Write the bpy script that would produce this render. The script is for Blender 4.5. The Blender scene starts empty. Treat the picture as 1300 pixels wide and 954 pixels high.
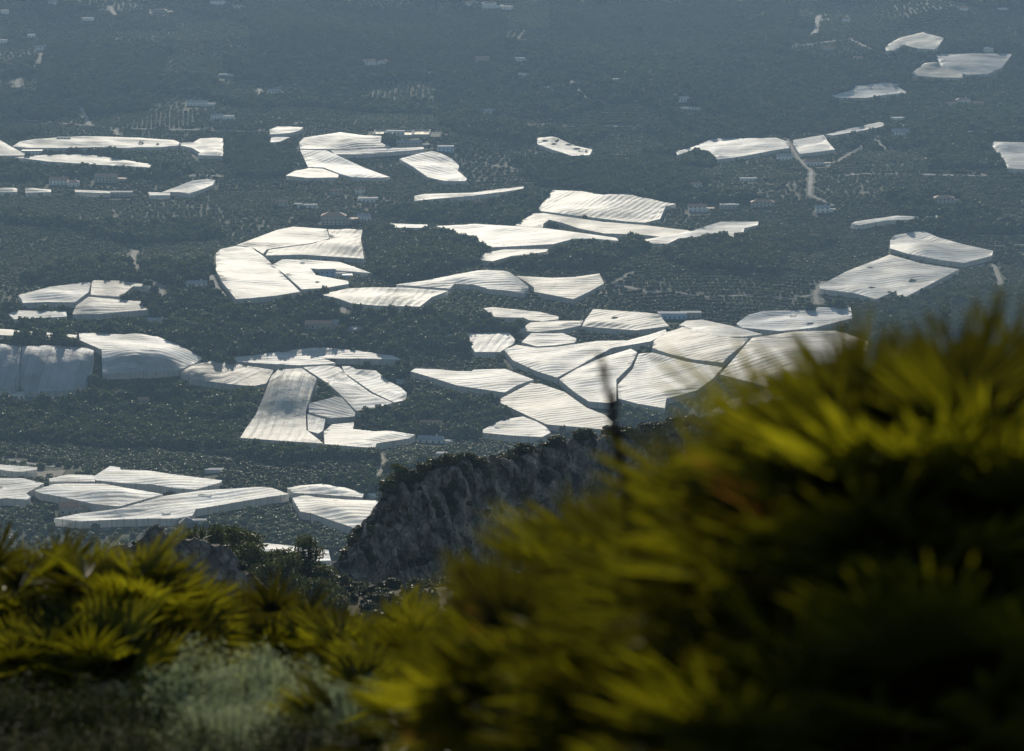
import bpy, bmesh, math, random
import numpy as np
from mathutils import Vector, Matrix
from mathutils.geometry import delaunay_2d_cdt

random.seed(7)
rng = np.random.default_rng(11)
R = math.radians
sc = bpy.context.scene
col = sc.collection

# ------------------------------------------------------------------ camera
LENS, PITCH = 102.0, R(11.35)
cam_d = bpy.data.cameras.new('camera')
cam = bpy.data.objects.new('camera', cam_d)
col.objects.link(cam)
cam.location = (0, 0, 0)
cam.rotation_euler = (math.pi / 2 - PITCH, 0, 0)
cam_d.lens = LENS
cam_d.sensor_width = 36.0
cam_d.clip_start = 0.2
cam_d.clip_end = 40000
cam_d.dof.use_dof = True
cam_d.dof.focus_distance = 1900
cam_d.dof.aperture_fstop = 5.2
sc.camera = cam

# ------------------------------------------------------------------ sky, sun, exposure
SUN_EL, SUN_AZ = R(18), R(-3)          # azimuth measured from +Y towards +X
w = bpy.data.worlds.new('World')
sc.world = w
w.use_nodes = True
wn = w.node_tree.nodes
sky = wn.new('ShaderNodeTexSky')
sky.sky_type = 'NISHITA'
sky.sun_disc = False
sky.sun_elevation = SUN_EL
sky.sun_rotation = SUN_AZ
sky.air_density = 1.2
sky.dust_density = 0.6
wn['Background'].inputs['Strength'].default_value = 0.095
w.node_tree.links.new(sky.outputs[0], wn['Background'].inputs['Color'])
sd = bpy.data.lights.new('sun', 'SUN')
sun = bpy.data.objects.new('sun', sd)
col.objects.link(sun)
sd.energy = 4.0
sd.angle = R(0.5)
sd.color = (1.0, 0.91, 0.76)
sdir = Vector((math.sin(SUN_AZ) * math.cos(SUN_EL), math.cos(SUN_AZ) * math.cos(SUN_EL), math.sin(SUN_EL)))
sun.rotation_euler = sdir.to_track_quat('Z', 'Y').to_euler()
sc.view_settings.view_transform = 'Standard'
sc.view_settings.look = 'None'
sc.view_settings.exposure = 0.28
sc.view_settings.gamma = 1.0
sc.view_settings.use_curve_mapping = False
sc.cycles.max_bounces = 7
sc.cycles.transparent_max_bounces = 8
sc.cycles.volume_bounces = 0

# ------------------------------------------------------------------ helpers
def tag(o, label=None, cat=None, group=None, kind=None):
    if label: o['label'] = label
    if cat: o['category'] = cat
    if group: o['group'] = group
    if kind: o['kind'] = kind
    return o

def empty(name, loc, rz=0.0):
    o = bpy.data.objects.new(name, None)
    o.empty_display_size = 1.0
    col.objects.link(o)
    o.location = loc
    o.rotation_euler = (0, 0, rz)
    return o

def mesh_np(name, V, F, mat=None, smooth=False):
    """F: list of tuples or (n,k) array"""
    me = bpy.data.meshes.new(name)
    V = np.asarray(V, dtype=np.float32)
    if isinstance(F, np.ndarray):
        n, k = F.shape
        me.vertices.add(len(V)); me.vertices.foreach_set('co', V.ravel())
        me.loops.add(n * k); me.loops.foreach_set('vertex_index', F.astype(np.int32).ravel())
        me.polygons.add(n)
        me.polygons.foreach_set('loop_start', np.arange(0, n * k, k, dtype=np.int32))
        me.update(calc_edges=True)
    else:
        me.from_pydata([tuple(map(float, v)) for v in V], [], F)
        me.update()
    if smooth:
        me.polygons.foreach_set('use_smooth', np.ones(len(me.polygons), dtype=bool))
    if mat: me.materials.append(mat)
    return me

def add(name, me, parent=None, loc=(0, 0, 0)):
    o = bpy.data.objects.new(name, me)
    col.objects.link(o)
    o.location = loc
    if parent: o.parent = parent
    return o

def copy_tree(o, parent=None):
    c = o.copy()
    col.objects.link(c)
    if parent: c.parent = parent
    for ch in list(o.children):
        copy_tree(ch, c)
    return c

class MB:
    def __init__(s): s.v = []; s.f = []
    def box(s, x0, x1, y0, y1, z0, z1):
        n = len(s.v)
        s.v += [(x0, y0, z0), (x1, y0, z0), (x1, y1, z0), (x0, y1, z0), (x0, y0, z1), (x1, y0, z1), (x1, y1, z1), (x0, y1, z1)]
        s.f += [tuple(n + i for i in q) for q in ((0, 3, 2, 1), (4, 5, 6, 7), (0, 1, 5, 4), (1, 2, 6, 5), (2, 3, 7, 6), (3, 0, 4, 7))]
        return s
    def poly(s, pts):
        n = len(s.v); s.v += list(pts); s.f.append(tuple(range(n, n + len(pts))))
        return s
    def tube(s, pts, rads, k=6):
        n0 = len(s.v)
        for i, p in enumerate(pts):
            p = Vector(p)
            d = (Vector(pts[min(i + 1, len(pts) - 1)]) - Vector(pts[max(i - 1, 0)])).normalized()
            a = d.orthogonal().normalized(); b = d.cross(a)
            for j in range(k):
                t = 2 * math.pi * j / k
                s.v.append(tuple(p + (a * math.cos(t) + b * math.sin(t)) * rads[i]))
        for i in range(len(pts) - 1):
            for j in range(k):
                s.f.append((n0 + i * k + j, n0 + i * k + (j + 1) % k, n0 + (i + 1) * k + (j + 1) % k, n0 + (i + 1) * k + j))
        s.f.append(tuple(n0 + (len(pts) - 1) * k + j for j in range(k)))
        return s
    def mesh(s, name, mat=None, smooth=False):
        return mesh_np(name, s.v, s.f, mat, smooth)

_perm = rng.random((64, 64, 64)).astype(np.float32)
def vnoise(x, y, z=0.0):
    x, y, z = np.broadcast_arrays(np.asarray(x, float), np.asarray(y, float), np.asarray(z, float))
    xi, yi, zi = np.floor(x).astype(int), np.floor(y).astype(int), np.floor(z).astype(int)
    fx, fy, fz = x - xi, y - yi, z - zi
    fx, fy, fz = [f * f * (3 - 2 * f) for f in (fx, fy, fz)]
    def g(a, b, c): return _perm[(xi + a) & 63, (yi + b) & 63, (zi + c) & 63]
    r = 0
    for a, wa in ((0, 1 - fx), (1, fx)):
        for b, wb in ((0, 1 - fy), (1, fy)):
            for c, wc in ((0, 1 - fz), (1, fz)):
                r = r + g(a, b, c) * wa * wb * wc
    return r * 2 - 1
def fbm(x, y, z=0.0, o=4, gain=0.5):
    r, a = 0, 1.0
    for i in range(o):
        k = 2.03 ** i
        r = r + a * vnoise(x * k + 17 * i, y * k + 5 * i, np.asarray(z) * k + 9 * i); a *= gain
    return r

def sstep(a, b, x):
    t = np.clip((x - a) / (b - a), 0, 1)
    return t * t * (3 - 2 * t)

# rays of the camera
FW = np.array([0, math.cos(PITCH), -math.sin(PITCH)])
UP = np.array([0, math.sin(PITCH), math.cos(PITCH)])
def ray(px, py):
    u = (np.asarray(px, float) - 650) / 1300 * 36 / LENS
    v = -(np.asarray(py, float) - 477) / 1300 * 36 / LENS
    d = FW[None, :] + np.atleast_1d(u)[:, None] * np.array([1, 0, 0])[None, :] + np.atleast_1d(v)[:, None] * UP[None, :]
    return d / d[:, 1:2]           # y component 1
def at(px, py, Y):
    return ray([px], [py])[0] * Y

# ------------------------------------------------------------------ the valley's shape
FLOOR = -400.0
def flat(px, py, z=FLOOR + 0.0):
    d = ray([px], [py])[0]
    return d * (z / d[2])
_w = []
for i in range(14):
    lam = random.uniform(260, 900); th = random.uniform(0, 2 * math.pi)
    _w.append((2 * math.pi / lam * math.cos(th), 2 * math.pi / lam * math.sin(th), random.uniform(0, 6.28), lam * 0.0036))
BUMPS = []
def bump(px, py, A, sx, sy):
    p = flat(px, py); BUMPS.append((p[0], p[1], A, sx, sy))
bump(620, 372, 9, 32, 60)
bump(540, 350, 16, 45, 90)
bump(372, 515, 25, 34, 62)
bump(425, 322, 9, 34, 45)
bump(705, 282, 8, 24, 45)
bump(470, 205, 5, 50, 60)
bump(880, 450, 9, 45, 80)
bump(1000, 460, 6, 60, 90)
bump(1175, 325, 9, 30, 60)
bump(255, 242, 9, 25, 70)
bump(760, 262, 9, 60, 90)
bump(330, 320, 8, 60, 120)
bump(120, 190, 6, 90, 100)
bump(560, 208, 6, 30, 80)
bump(900, 320, 8, 60, 90)
bump(1200, 100, 14, 60, 130)
bump(1240, 190, 16, 60, 150)
bump(690, 460, 5, 35, 60)
M1 = flat(120, 478); M1F = flat(120, 503)
M1X0 = flat(268, 478)[0]
def H(x, y):
    x = np.asarray(x, float); y = np.asarray(y, float)
    z = FLOOR + 0.000036 * np.clip(y - 2700, 0, 2600) ** 2
    z = z + np.clip(y - 5300, 0, None) * 0.04
    for a, b, c, A in _w:
        z = z + A * np.sin(a * x + b * y + c)
    far = sstep(3000, 4200, y)
    z = z + far * 14 * fbm(x / 420, y / 420, 3, 3)
    for bx, by, A, sx, sy in BUMPS:
        z = z + A * np.exp(-((x - bx) / sx) ** 2 - ((y - by) / sy) ** 2)
    yf, yc = M1F[1], M1[1]
    wob = 6 * np.sin(x / 35.0) + 7 * fbm(x / 9.0, y / 60.0, 2, 3)
    prof = sstep(yf - 8, yc, y + wob) * (1 - 0.85 * sstep(yc, yc + 190, y))
    z = z + 21 * prof * (1 - sstep(M1X0 - 40, M1X0 + 25, x))
    z = z + 0.5 * fbm(x / 22, y / 22, 1, 2)
    return np.minimum(z, -30)
def hit(px, py, h=0.0):
    px = np.atleast_1d(np.asarray(px, float)); py = np.atleast_1d(np.asarray(py, float))
    D = ray(px, py)
    Y = 1230 * 1.0012 ** np.arange(1650)
    out = np.zeros((len(px), 3))
    for i in range(len(px)):
        d = D[i]
        g = d[2] * Y - (H(d[0] * Y, Y) + h)
        k = np.argmax(g < 0)
        if g[k] >= 0: k = len(Y) - 1
        k = max(k, 1)
        t = g[k - 1] / (g[k - 1] - g[k]) if g[k - 1] != g[k] else 0
        y = Y[k - 1] + t * (Y[k] - Y[k - 1])
        out[i] = d * y
    return out

def inside(x, y, P):
    x = np.asarray(x); y = np.asarray(y)
    r = np.zeros(x.shape, bool)
    n = len(P)
    for i in range(n):
        x0, y0 = P[i]; x1, y1 = P[(i + 1) % n]
        if y0 == y1: continue
        c = ((y0 > y) != (y1 > y)) & (x < (x1 - x0) * (y - y0) / (y1 - y0) + x0)
        r ^= c
    return r
def inside_box(x, y, P, pad=0):
    A = np.asarray(P); r = np.zeros(x.shape, bool)
    m = (x > A[:, 0].min() - pad) & (x < A[:, 0].max() + pad) & (y > A[:, 1].min() - pad) & (y < A[:, 1].max() + pad)
    if m.any(): r[m] = inside(x[m], y[m], P)
    return r
def densify(pts, step):
    o = []
    n = len(pts)
    for i in range(n):
        a, b = pts[i], pts[(i + 1) % n]
        k = max(1, int(math.hypot(b[0] - a[0], b[1] - a[1]) / step))
        for j in range(k):
            o.append((a[0] + (b[0] - a[0]) * j / k, a[1] + (b[1] - a[1]) * j / k))
    return o

# ------------------------------------------------------------------ materials
def material(name):
    m = bpy.data.materials.new(name); m.use_nodes = True
    nt = m.node_tree; p = nt.nodes['Principled BSDF']
    return m, nt, nt.nodes, nt.links, p
def noise_node(N, L, scale, detail=4, rough=0.6, coord=None):
    n = N.new('ShaderNodeTexNoise'); n.inputs['Scale'].default_value = scale
    n.inputs['Detail'].default_value = detail; n.inputs['Roughness'].default_value = rough
    if coord is not None: L.new(coord, n.inputs['Vector'])
    return n
def ramp(N, L, fac, stops):
    r = N.new('ShaderNodeValToRGB'); L.new(fac, r.inputs[0])
    e = r.color_ramp.elements
    while len(e) < len(stops): e.new(0.5)
    for i, (p, c) in enumerate(stops):
        e[i].position = p; e[i].color = (c[0], c[1], c[2], 1)
    return r
def mixc(N, L, f, a, b, mode='MIX'):
    m = N.new('ShaderNodeMix'); m.data_type = 'RGBA'; m.blend_type = mode
    for s, v in ((m.inputs[0], f), (m.inputs[6], a), (m.inputs[7], b)):
        if hasattr(v, 'is_output'): L.new(v, s)
        elif isinstance(v, (int, float)): s.default_value = v
        else: s.default_value = (*v, 1)
    return m.outputs[2]
def mth(N, L, op, a, b=None, c=None):
    m = N.new('ShaderNodeMath'); m.operation = op
    for s, v in zip(m.inputs, (a, b, c)):
        if v is None: continue
        if hasattr(v, 'is_output'): L.new(v, s)
        else: s.default_value = v
    return m.outputs[0]

def simple(name, c1, c2, scale=1.0, rough=0.85, spec=0.3, bumpd=0.0, bscale=None):
    m, nt, N, L, p = material(name)
    tc = N.new('ShaderNodeTexCoord')
    n = noise_node(N, L, scale, 5, 0.65, tc.outputs['Object'])
    r = ramp(N, L, n.outputs[0], [(0.3, c1), (0.7, c2)])
    L.new(r.outputs[0], p.inputs['Base Color'])
    p.inputs['Roughness'].default_value = rough
    p.inputs['Specular IOR Level'].default_value = spec
    if bumpd:
        b = N.new('ShaderNodeBump'); b.inputs['Distance'].default_value = bumpd
        n2 = noise_node(N, L, bscale or scale * 4, 6, 0.7, tc.outputs['Object'])
        L.new(n2.outputs[0], b.inputs['Height']); L.new(b.outputs[0], p.inputs['Normal'])
    return m

def leafmat(name, c1, c2, trans=(0.2, 0.25, 0.03), tw=0.3, tint=None, rough=0.5, spec=0.4, scale=3.0):
    """leaf: glossy coat over reflecting and transmitting layers; colour varies by noise and by instance"""
    m, nt, N, L, p = material(name)
    tc = N.new('ShaderNodeTexCoord')
    n = noise_node(N, L, scale, 3, 0.6, tc.outputs['Object'])
    f = n.outputs[0]
    if tint == 'random':
        oi = N.new('ShaderNodeObjectInfo')
        f = mth(N, L, 'ADD', mth(N, L, 'MULTIPLY', f, 0.35), mth(N, L, 'MULTIPLY', mth(N, L, 'POWER', oi.outputs['Random'], 1.6), 0.75))
    elif tint:
        a = N.new('ShaderNodeAttribute'); a.attribute_type = 'INSTANCER'; a.attribute_name = tint
        f = mth(N, L, 'ADD', mth(N, L, 'MULTIPLY', f, 0.35), mth(N, L, 'MULTIPLY', a.outputs['Fac'], 0.75))
    else:
        oi = N.new('ShaderNodeObjectInfo')
        f = mth(N, L, 'ADD', mth(N, L, 'MULTIPLY', f, 0.8), mth(N, L, 'MULTIPLY', oi.outputs['Random'], 0.3))
    r = ramp(N, L, f, [(0.2, c1), (0.85, c2)])
    L.new(r.outputs[0], p.inputs['Base Color'])
    p.inputs['Roughness'].default_value = rough
    p.inputs['Specular IOR Level'].default_value = spec
    t = N.new('ShaderNodeBsdfTranslucent')
    t.inputs['Color'].default_value = (*trans, 1)
    if tint == 'random':
        tr_ = ramp(N, L, f, [(0.2, tuple(v * .22 for v in trans)), (0.85, trans)]); L.new(tr_.outputs[0], t.inputs['Color'])
    mx = N.new('ShaderNodeMixShader'); mx.inputs[0].default_value = tw
    L.new(p.outputs[0], mx.inputs[1]); L.new(t.outputs[0], mx.inputs[2])
    L.new(mx.outputs[0], N['Material Output'].inputs['Surface'])
    return m

# ground of the valley: soil, grass and dry stone terrace banks that follow the contour
def ground_material():
    m, nt, N, L, p = material('valley_ground')
    g = N.new('ShaderNodeNewGeometry')
    n1 = noise_node(N, L, 0.012, 4, 0.6, g.outputs['Position'])
    n2 = noise_node(N, L, 0.16, 4, 0.65, g.outputs['Position'])
    base = ramp(N, L, n2.outputs[0], [(0.3, (0.018, 0.026, 0.012)), (0.55, (0.035, 0.045, 0.018)), (0.8, (0.085, 0.078, 0.045))]).outputs[0]
    soil = ramp(N, L, n2.outputs[0], [(0.3, (0.028, 0.032, 0.017)), (0.7, (0.066, 0.062, 0.038))]).outputs[0]
    f = ramp(N, L, n1.outputs[0], [(0.50, (0, 0, 0)), (0.74, (.4, .4, .4))]).outputs[0]
    c = mixc(N, L, f, base, soil)
    sx = N.new('ShaderNodeSeparateXYZ'); L.new(g.outputs['Position'], sx.inputs[0])
    n3 = noise_node(N, L, 0.05, 4, 0.6, g.outputs['Position'])
    zz = mth(N, L, 'ADD', mth(N, L, 'DIVIDE', sx.outputs[2], 2.4), mth(N, L, 'MULTIPLY', n3.outputs[0], 0.5))
    fr = mth(N, L, 'FRACT', zz)
    wall = mth(N, L, 'GREATER_THAN', fr, 0.86)
    n4 = noise_node(N, L, 0.09, 3, 0.7, g.outputs['Position'])
    brk = ramp(N, L, n4.outputs[0], [(0.45, (0, 0, 0)), (0.65, (1, 1, 1))]).outputs[0]
    wf = mth(N, L, 'MULTIPLY', wall, brk)
    c = mixc(N, L, mth(N, L, 'MULTIPLY', wf, 0.85), c, (0.2, 0.18, 0.14))
    L.new(c, p.inputs['Base Color'])
    p.inputs['Roughness'].default_value = 0.95
    p.inputs['Specular IOR Level'].default_value = 0.1
    b = N.new('ShaderNodeBump'); b.inputs['Distance'].default_value = 1.0; b.inputs['Strength'].default_value = 0.7
    L.new(n2.outputs[0], b.inputs['Height']); L.new(b.outputs[0], p.inputs['Normal'])
    return m

def net_material():
    """plastic shade netting: object colour, strips sewn side by side (UV in metres), creases, dust; lets some sun through"""
    m, nt, N, L, p = material('shade_netting')
    uv = N.new('ShaderNodeUVMap'); uv.uv_map = 'metres'
    oi = N.new('ShaderNodeObjectInfo')
    sx = N.new('ShaderNodeSeparateXYZ'); L.new(uv.outputs[0], sx.inputs[0])
    wv = noise_node(N, L, 0.03, 2, 0.5, uv.outputs[0])
    vv = mth(N, L, 'ADD', sx.outputs[1], mth(N, L, 'MULTIPLY', wv.outputs[0], 1.0))
    strip = mth(N, L, 'FLOOR', mth(N, L, 'DIVIDE', vv, 6.0))
    wn_ = N.new('ShaderNodeTexWhiteNoise'); wn_.noise_dimensions = '2D'
    cb = N.new('ShaderNodeCombineXYZ'); L.new(strip, cb.inputs[0])
    lf = mth(N, L, 'FLOOR', mth(N, L, 'DIVIDE', sx.outputs[0], 47.0)); L.new(lf, cb.inputs[1])
    L.new(cb.outputs[0], wn_.inputs['Vector'])
    mp = N.new('ShaderNodeMapping'); mp.inputs['Scale'].default_value = (0.012, 0.30, 1); L.new(uv.outputs[0], mp.inputs[0])
    st = noise_node(N, L, 1.0, 5, 0.65, mp.outputs[0])
    tone = mth(N, L, 'ADD', mth(N, L, 'MULTIPLY', wn_.outputs[0], 0.26), mth(N, L, 'MULTIPLY', st.outputs[0], 0.36))
    tone = mth(N, L, 'ADD', tone, 0.60)
    # seams
    fr = mth(N, L, 'FRACT', mth(N, L, 'DIVIDE', vv, 6.0))
    seam = mth(N, L, 'LESS_THAN', fr, 0.07)
    tone = mth(N, L, 'SUBTRACT', tone, mth(N, L, 'MULTIPLY', seam, 0.24))
    tone = mth(N, L, 'MINIMUM', tone, 1.04)
    c = mixc(N, L, 1.0, oi.outputs['Color'], tone, 'MULTIPLY')
    blot = noise_node(N, L, 0.05, 5, 0.6, uv.outputs[0])
    bl = ramp(N, L, blot.outputs[0], [(0.35, (0.80, 0.77, 0.70)), (0.55, (1, 1, 1))]).outputs[0]
    c = mixc(N, L, 1.0, c, bl, 'MULTIPLY')
    big = noise_node(N, L, 0.022, 3, 0.6, uv.outputs[0])
    c = mixc(N, L, 1.0, c, ramp(N, L, big.outputs[0], [(0.36, (0.70, 0.70, 0.69)), (0.54, (1, 1, 1))]).outputs[0], 'MULTIPLY')
    L.new(c, p.inputs['Base Color'])
    p.inputs['Roughness'].default_value = 0.60
    p.inputs['Specular IOR Level'].default_value = 0.085
    # crease bump: sag between cables + random wrinkles along the strips
    sag = mth(N, L, 'ABSOLUTE', mth(N, L, 'SUBTRACT', fr, 0.5))
    mp2 = N.new('ShaderNodeMapping'); mp2.inputs['Scale'].default_value = (0.02, 0.40, 1); L.new(uv.outputs[0], mp2.inputs[0])
    wr = noise_node(N, L, 1.0, 4, 0.6, mp2.outputs[0])
    wr2 = noise_node(N, L, 0.09, 3, 0.6, uv.outputs[0])
    hgt = mth(N, L, 'ADD', mth(N, L, 'MULTIPLY', sag, 0.6), mth(N, L, 'MULTIPLY', wr.outputs[0], 0.6))
    hgt = mth(N, L, 'ADD', hgt, mth(N, L, 'MULTIPLY', wr2.outputs[0], 0.9))
    b = N.new('ShaderNodeBump'); b.inputs['Distance'].default_value = 1.0; b.inputs['Strength'].default_value = 0.8
    L.new(hgt, b.inputs['Height']); L.new(b.outputs[0], p.inputs['Normal'])
    t = N.new('ShaderNodeBsdfTranslucent'); L.new(c, t.inputs['Color'])
    mx = N.new('ShaderNodeMixShader'); mx.inputs[0].default_value = 0.3
    L.new(p.outputs[0], mx.inputs[1]); L.new(t.outputs[0], mx.inputs[2])
    L.new(mx.outputs[0], N['Material Output'].inputs['Surface'])
    return m
def side_material():
    m, nt, N, L, p = material('hanging_side_netting')
    g = N.new('ShaderNodeNewGeometry')
    mp = N.new('ShaderNodeMapping'); mp.inputs['Scale'].default_value = (1, 1, 0.15); L.new(g.outputs['Position'], mp.inputs[0])
    n = noise_node(N, L, 0.5, 4, 0.7, mp.outputs[0])
    r = ramp(N, L, n.outputs[0], [(0.3, (0.50, 0.50, 0.48)), (0.7, (0.85, 0.84, 0.80))])
    L.new(r.outputs[0], p.inputs['Base Color']); p.inputs['Roughness'].default_value = 0.7
    t = N.new('ShaderNodeBsdfTranslucent'); L.new(r.outputs[0], t.inputs['Color'])
    mx = N.new('ShaderNodeMixShader'); mx.inputs[0].default_value = 0.45
    L.new(p.outputs[0], mx.inputs[1]); L.new(t.outputs[0], mx.inputs[2])
    tr = N.new('ShaderNodeBsdfTransparent')
    m2 = N.new('ShaderNodeMixShader')
    L.new(mth(N, L, 'MULTIPLY', n.outputs[0], 0.35), m2.inputs[0])
    L.new(mx.outputs[0], m2.inputs[1]); L.new(tr.outputs[0], m2.inputs[2])
    L.new(m2.outputs[0], N['Material Output'].inputs['Surface'])
    return m

M = {}
M['ground'] = ground_material()
M['net'] = net_material()
M['side'] = side_material()
M['rock'] = simple('grey_rock', (0.045, 0.042, 0.037), (0.21, 0.19, 0.165), 0.55, 0.95, 0.1, 0.5, 1.1)
def rock_material():
    m, nt, N, L, p = material('craggy_limestone')
    g = N.new('ShaderNodeNewGeometry')
    mp = N.new('ShaderNodeMapping'); mp.inputs['Scale'].default_value = (1, 1, 0.45); L.new(g.outputs['Position'], mp.inputs[0])
    v = N.new('ShaderNodeTexVoronoi'); v.feature = 'DISTANCE_TO_EDGE'; v.inputs['Scale'].default_value = 0.55
    wn = noise_node(N, L, 0.8, 4, 0.7, mp.outputs[0])
    L.new(mixc(N, L, 0.35, mp.outputs[0], wn.outputs['Color'], 'ADD'), v.inputs['Vector'])
    cr = ramp(N, L, v.outputs[0], [(0.0, (0.5, 0.5, 0.5)), (0.07, (1, 1, 1))]).outputs[0]
    n = noise_node(N, L, 0.45, 6, 0.7, g.outputs['Position'])
    c = ramp(N, L, n.outputs[0], [(0.30, (0.06, 0.055, 0.047)), (0.5, (0.18, 0.165, 0.14)), (0.64, (0.38, 0.345, 0.295))]).outputs[0]
    L.new(mixc(N, L, 1.0, c, cr, 'MULTIPLY'), p.inputs['Base Color'])
    p.inputs['Roughness'].default_value = 0.95; p.inputs['Specular IOR Level'].default_value = 0.08
    b = N.new('ShaderNodeBump'); b.inputs['Distance'].default_value = 0.8
    L.new(mth(N, L, 'ADD', mth(N, L, 'MULTIPLY', n.outputs[0], 1.5), mth(N, L, 'MINIMUM', v.outputs[0], 0.25)), b.inputs['Height']); L.new(b.outputs[0], p.inputs['Normal'])
    return m
M['rock'] = rock_material()
M['scrub_ground'] = simple('scrub_soil', (0.03, 0.03, 0.016), (0.09, 0.08, 0.05), 2.0, 0.95, 0.1, 0.05, 9)
M['track'] = simple('dusty_track', (0.17, 0.155, 0.125), (0.27, 0.245, 0.20), 0.15, 0.95, 0.1)
M['asphalt'] = simple('worn_asphalt', (0.10, 0.10, 0.10), (0.16, 0.155, 0.15), 0.15, 0.9, 0.2)
M['orchard'] = leafmat('orchard_leaves', (0.018, 0.026, 0.011), (0.105, 0.118, 0.036), (0.10, 0.14, 0.02), 0.22, 'tint', 0.55, 0.35, 1.2)
M['tree'] = leafmat('tree_leaves', (0.018, 0.028, 0.012), (0.055, 0.07, 0.024), (0.09, 0.11, 0.02), 0.2, None, 0.55, 0.3, 0.5)
M['pine'] = leafmat('pine_needles', (0.020, 0.030, 0.012), (0.07, 0.085, 0.028), (0.10, 0.12, 0.02), 0.2, None, 0.6, 0.25, 0.6)
M['scrub'] = leafmat('scrub_leaves', (0.020, 0.026, 0.013), (0.085, 0.085, 0.042), (0.10, 0.11, 0.03), 0.15, 'tint', 0.6, 0.25, 2.0)
M['bark'] = simple('bark', (0.05, 0.04, 0.03), (0.12, 0.10, 0.08), 3, 0.95, 0.1)
M['wall'] = simple('rendered_wall', (0.55, 0.53, 0.48), (0.74, 0.72, 0.67), 0.6, 0.9, 0.2)
M['stone_wall'] = simple('rubble_stone_wall', (0.24, 0.22, 0.18), (0.42, 0.38, 0.32), 1.2, 0.95, 0.1, 0.05)
M['blue_wall'] = simple('pale_blue_sheet', (0.30, 0.42, 0.55), (0.36, 0.48, 0.60), 0.6, 0.6, 0.3)
M['roof'] = simple('clay_tiles', (0.28, 0.15, 0.09), (0.42, 0.25, 0.16), 1.5, 0.8, 0.3, 0.05)
M['metal_roof'] = simple('sheet_roof', (0.20, 0.21, 0.22), (0.34, 0.34, 0.34), 0.8, 0.85, 0.1)
M['dark_sheet'] = simple('dark_sheet', (0.07, 0.08, 0.09), (0.11, 0.12, 0.13), 0.8, 0.6, 0.3)
M['window'] = simple('window_glass', (0.02, 0.025, 0.03), (0.04, 0.045, 0.05), 1, 0.12, 0.6)
M['door'] = simple('painted_door', (0.10, 0.07, 0.05), (0.15, 0.11, 0.08), 1, 0.6, 0.3)
M['concrete'] = simple('concrete_rim', (0.30, 0.29, 0.26), (0.42, 0.40, 0.37), 0.8, 0.95, 0.05)
M['water'] = simple('pond_water', (0.02, 0.035, 0.04), (0.03, 0.05, 0.05), 0.4, 0.08, 0.6)

# ------------------------------------------------------------------ terrain meshes
def grid_faces(nr, nc):
    i = np.arange(nr - 1)[:, None] * nc + np.arange(nc - 1)[None, :]
    i = i.ravel()
    return np.stack([i, i + 1, i + nc + 1, i + nc], 1)

s = np.linspace(-0.34, 0.34, 620)
ys = 1150 * (13000 / 1150) ** np.linspace(0, 1, 820)
SS, YY = np.meshgrid(s, ys)
XX = SS * np.maximum(YY, 1150)
ZZ = H(XX, YY)
o = add('valley_floor', mesh_np('valley_floor', np.stack([XX, YY, ZZ], -1).reshape(-1, 3), grid_faces(*XX.shape), M['ground'], True))
tag(o, kind='structure')

def base_z(x, y):
    """the hillside under the camera, down to the valley"""
    k = [(-80, -1.3), (0, -1.35), (2, -1.5), (4, -2.1), (9, -3.15), (14, -4.25), (20, -6.5), (60, -27), (150, -58), (280, -92.5), (350, -96.5), (420, -128), (1280, -425)]
    z = np.interp(y, [a for a, b in k], [b for a, b in k])
    return z
xs = np.concatenate([np.linspace(-400, -12, 60), np.linspace(-11.8, 11.8, 120), np.linspace(12, 400, 60)])
yy = np.concatenate([np.linspace(-80, -1, 12), np.linspace(0, 22, 110), 22.5 * (1280 / 22.5) ** np.linspace(0, 1, 190)])
XX, YY = np.meshgrid(xs, yy)
ZZ = base_z(XX, YY)
ZZ = ZZ + np.where(YY < 30, 0.10 * fbm(XX / 1.3, YY / 1.3, 2, 4), 1.3 * fbm(XX / 18, YY / 18, 2, 5)) * np.where(YY < 30, 1, 1)
ZZ = ZZ - 0.15 * np.abs(XX) * sstep(60, 200, YY) * sstep(25, 80, np.abs(XX))
o = add('hillside', mesh_np('hillside', np.stack([XX, YY, ZZ], -1).reshape(-1, 3), grid_faces(*XX.shape), M['scrub_ground'], True))
tag(o, kind='structure')
def near_z(x, y):
    x = np.asarray(x, float); y = np.asarray(y, float)
    z = base_z(x, y)
    return z + np.where(y < 30, 0.10 * fbm(x / 1.3, y / 1.3, 2, 4), 1.3 * fbm(x / 18, y / 18, 2, 5))

# rocky spur on the right: crest traced along its own ridge line, steep on all sides
crest_px = [(402, 800, 405), (418, 765, 408), (428, 722, 410), (448, 690, 412), (464, 655, 415), (480, 637, 420), (492, 617, 425), (505, 607, 428), (540, 592, 434), (575, 580, 440), (600, 576, 445),
            (640, 573, 452), (680, 566, 460), (720, 556, 468), (780, 546, 478), (830, 540, 486), (900, 530, 495), (960, 518, 500), (1020, 515, 505), (1060, 512, 510), (1100, 508, 515), (1200, 500, 520), (1320, 495, 525)]
CP = np.array([at(*c) for c in crest_px])
def spur(x, y):
    cz = np.interp(x, CP[:, 0], CP[:, 2] - 0.4, left=-150)
    cy = np.interp(x, CP[:, 0], CP[:, 1])
    d = y - cy
    f = -d * np.where(d < 0, 1, 0)
    b = d * np.where(d > 0, 1, 0)
    z = cz - 1.45 * f - 0.5 * np.clip(f - 1.5, 0, 1e9) * 1.2 + 0.9 * np.clip(f - 22, 0, 1e9) - 0.9 * b
    z = z + 3.2 * np.abs(fbm(x / 9, y / 9, 7, 4)) * sstep(1, 9, f) * 1.0 - 1.0 * sstep(1, 9, f)
    return z
x = np.arange(CP[0, 0] - 3, CP[-1, 0], 0.22); y = np.arange(372, 560, 0.36)
XX, YY = np.meshgrid(x, y)
ZZ = spur(XX, YY)
low = base_z(XX, YY) - 12
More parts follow.
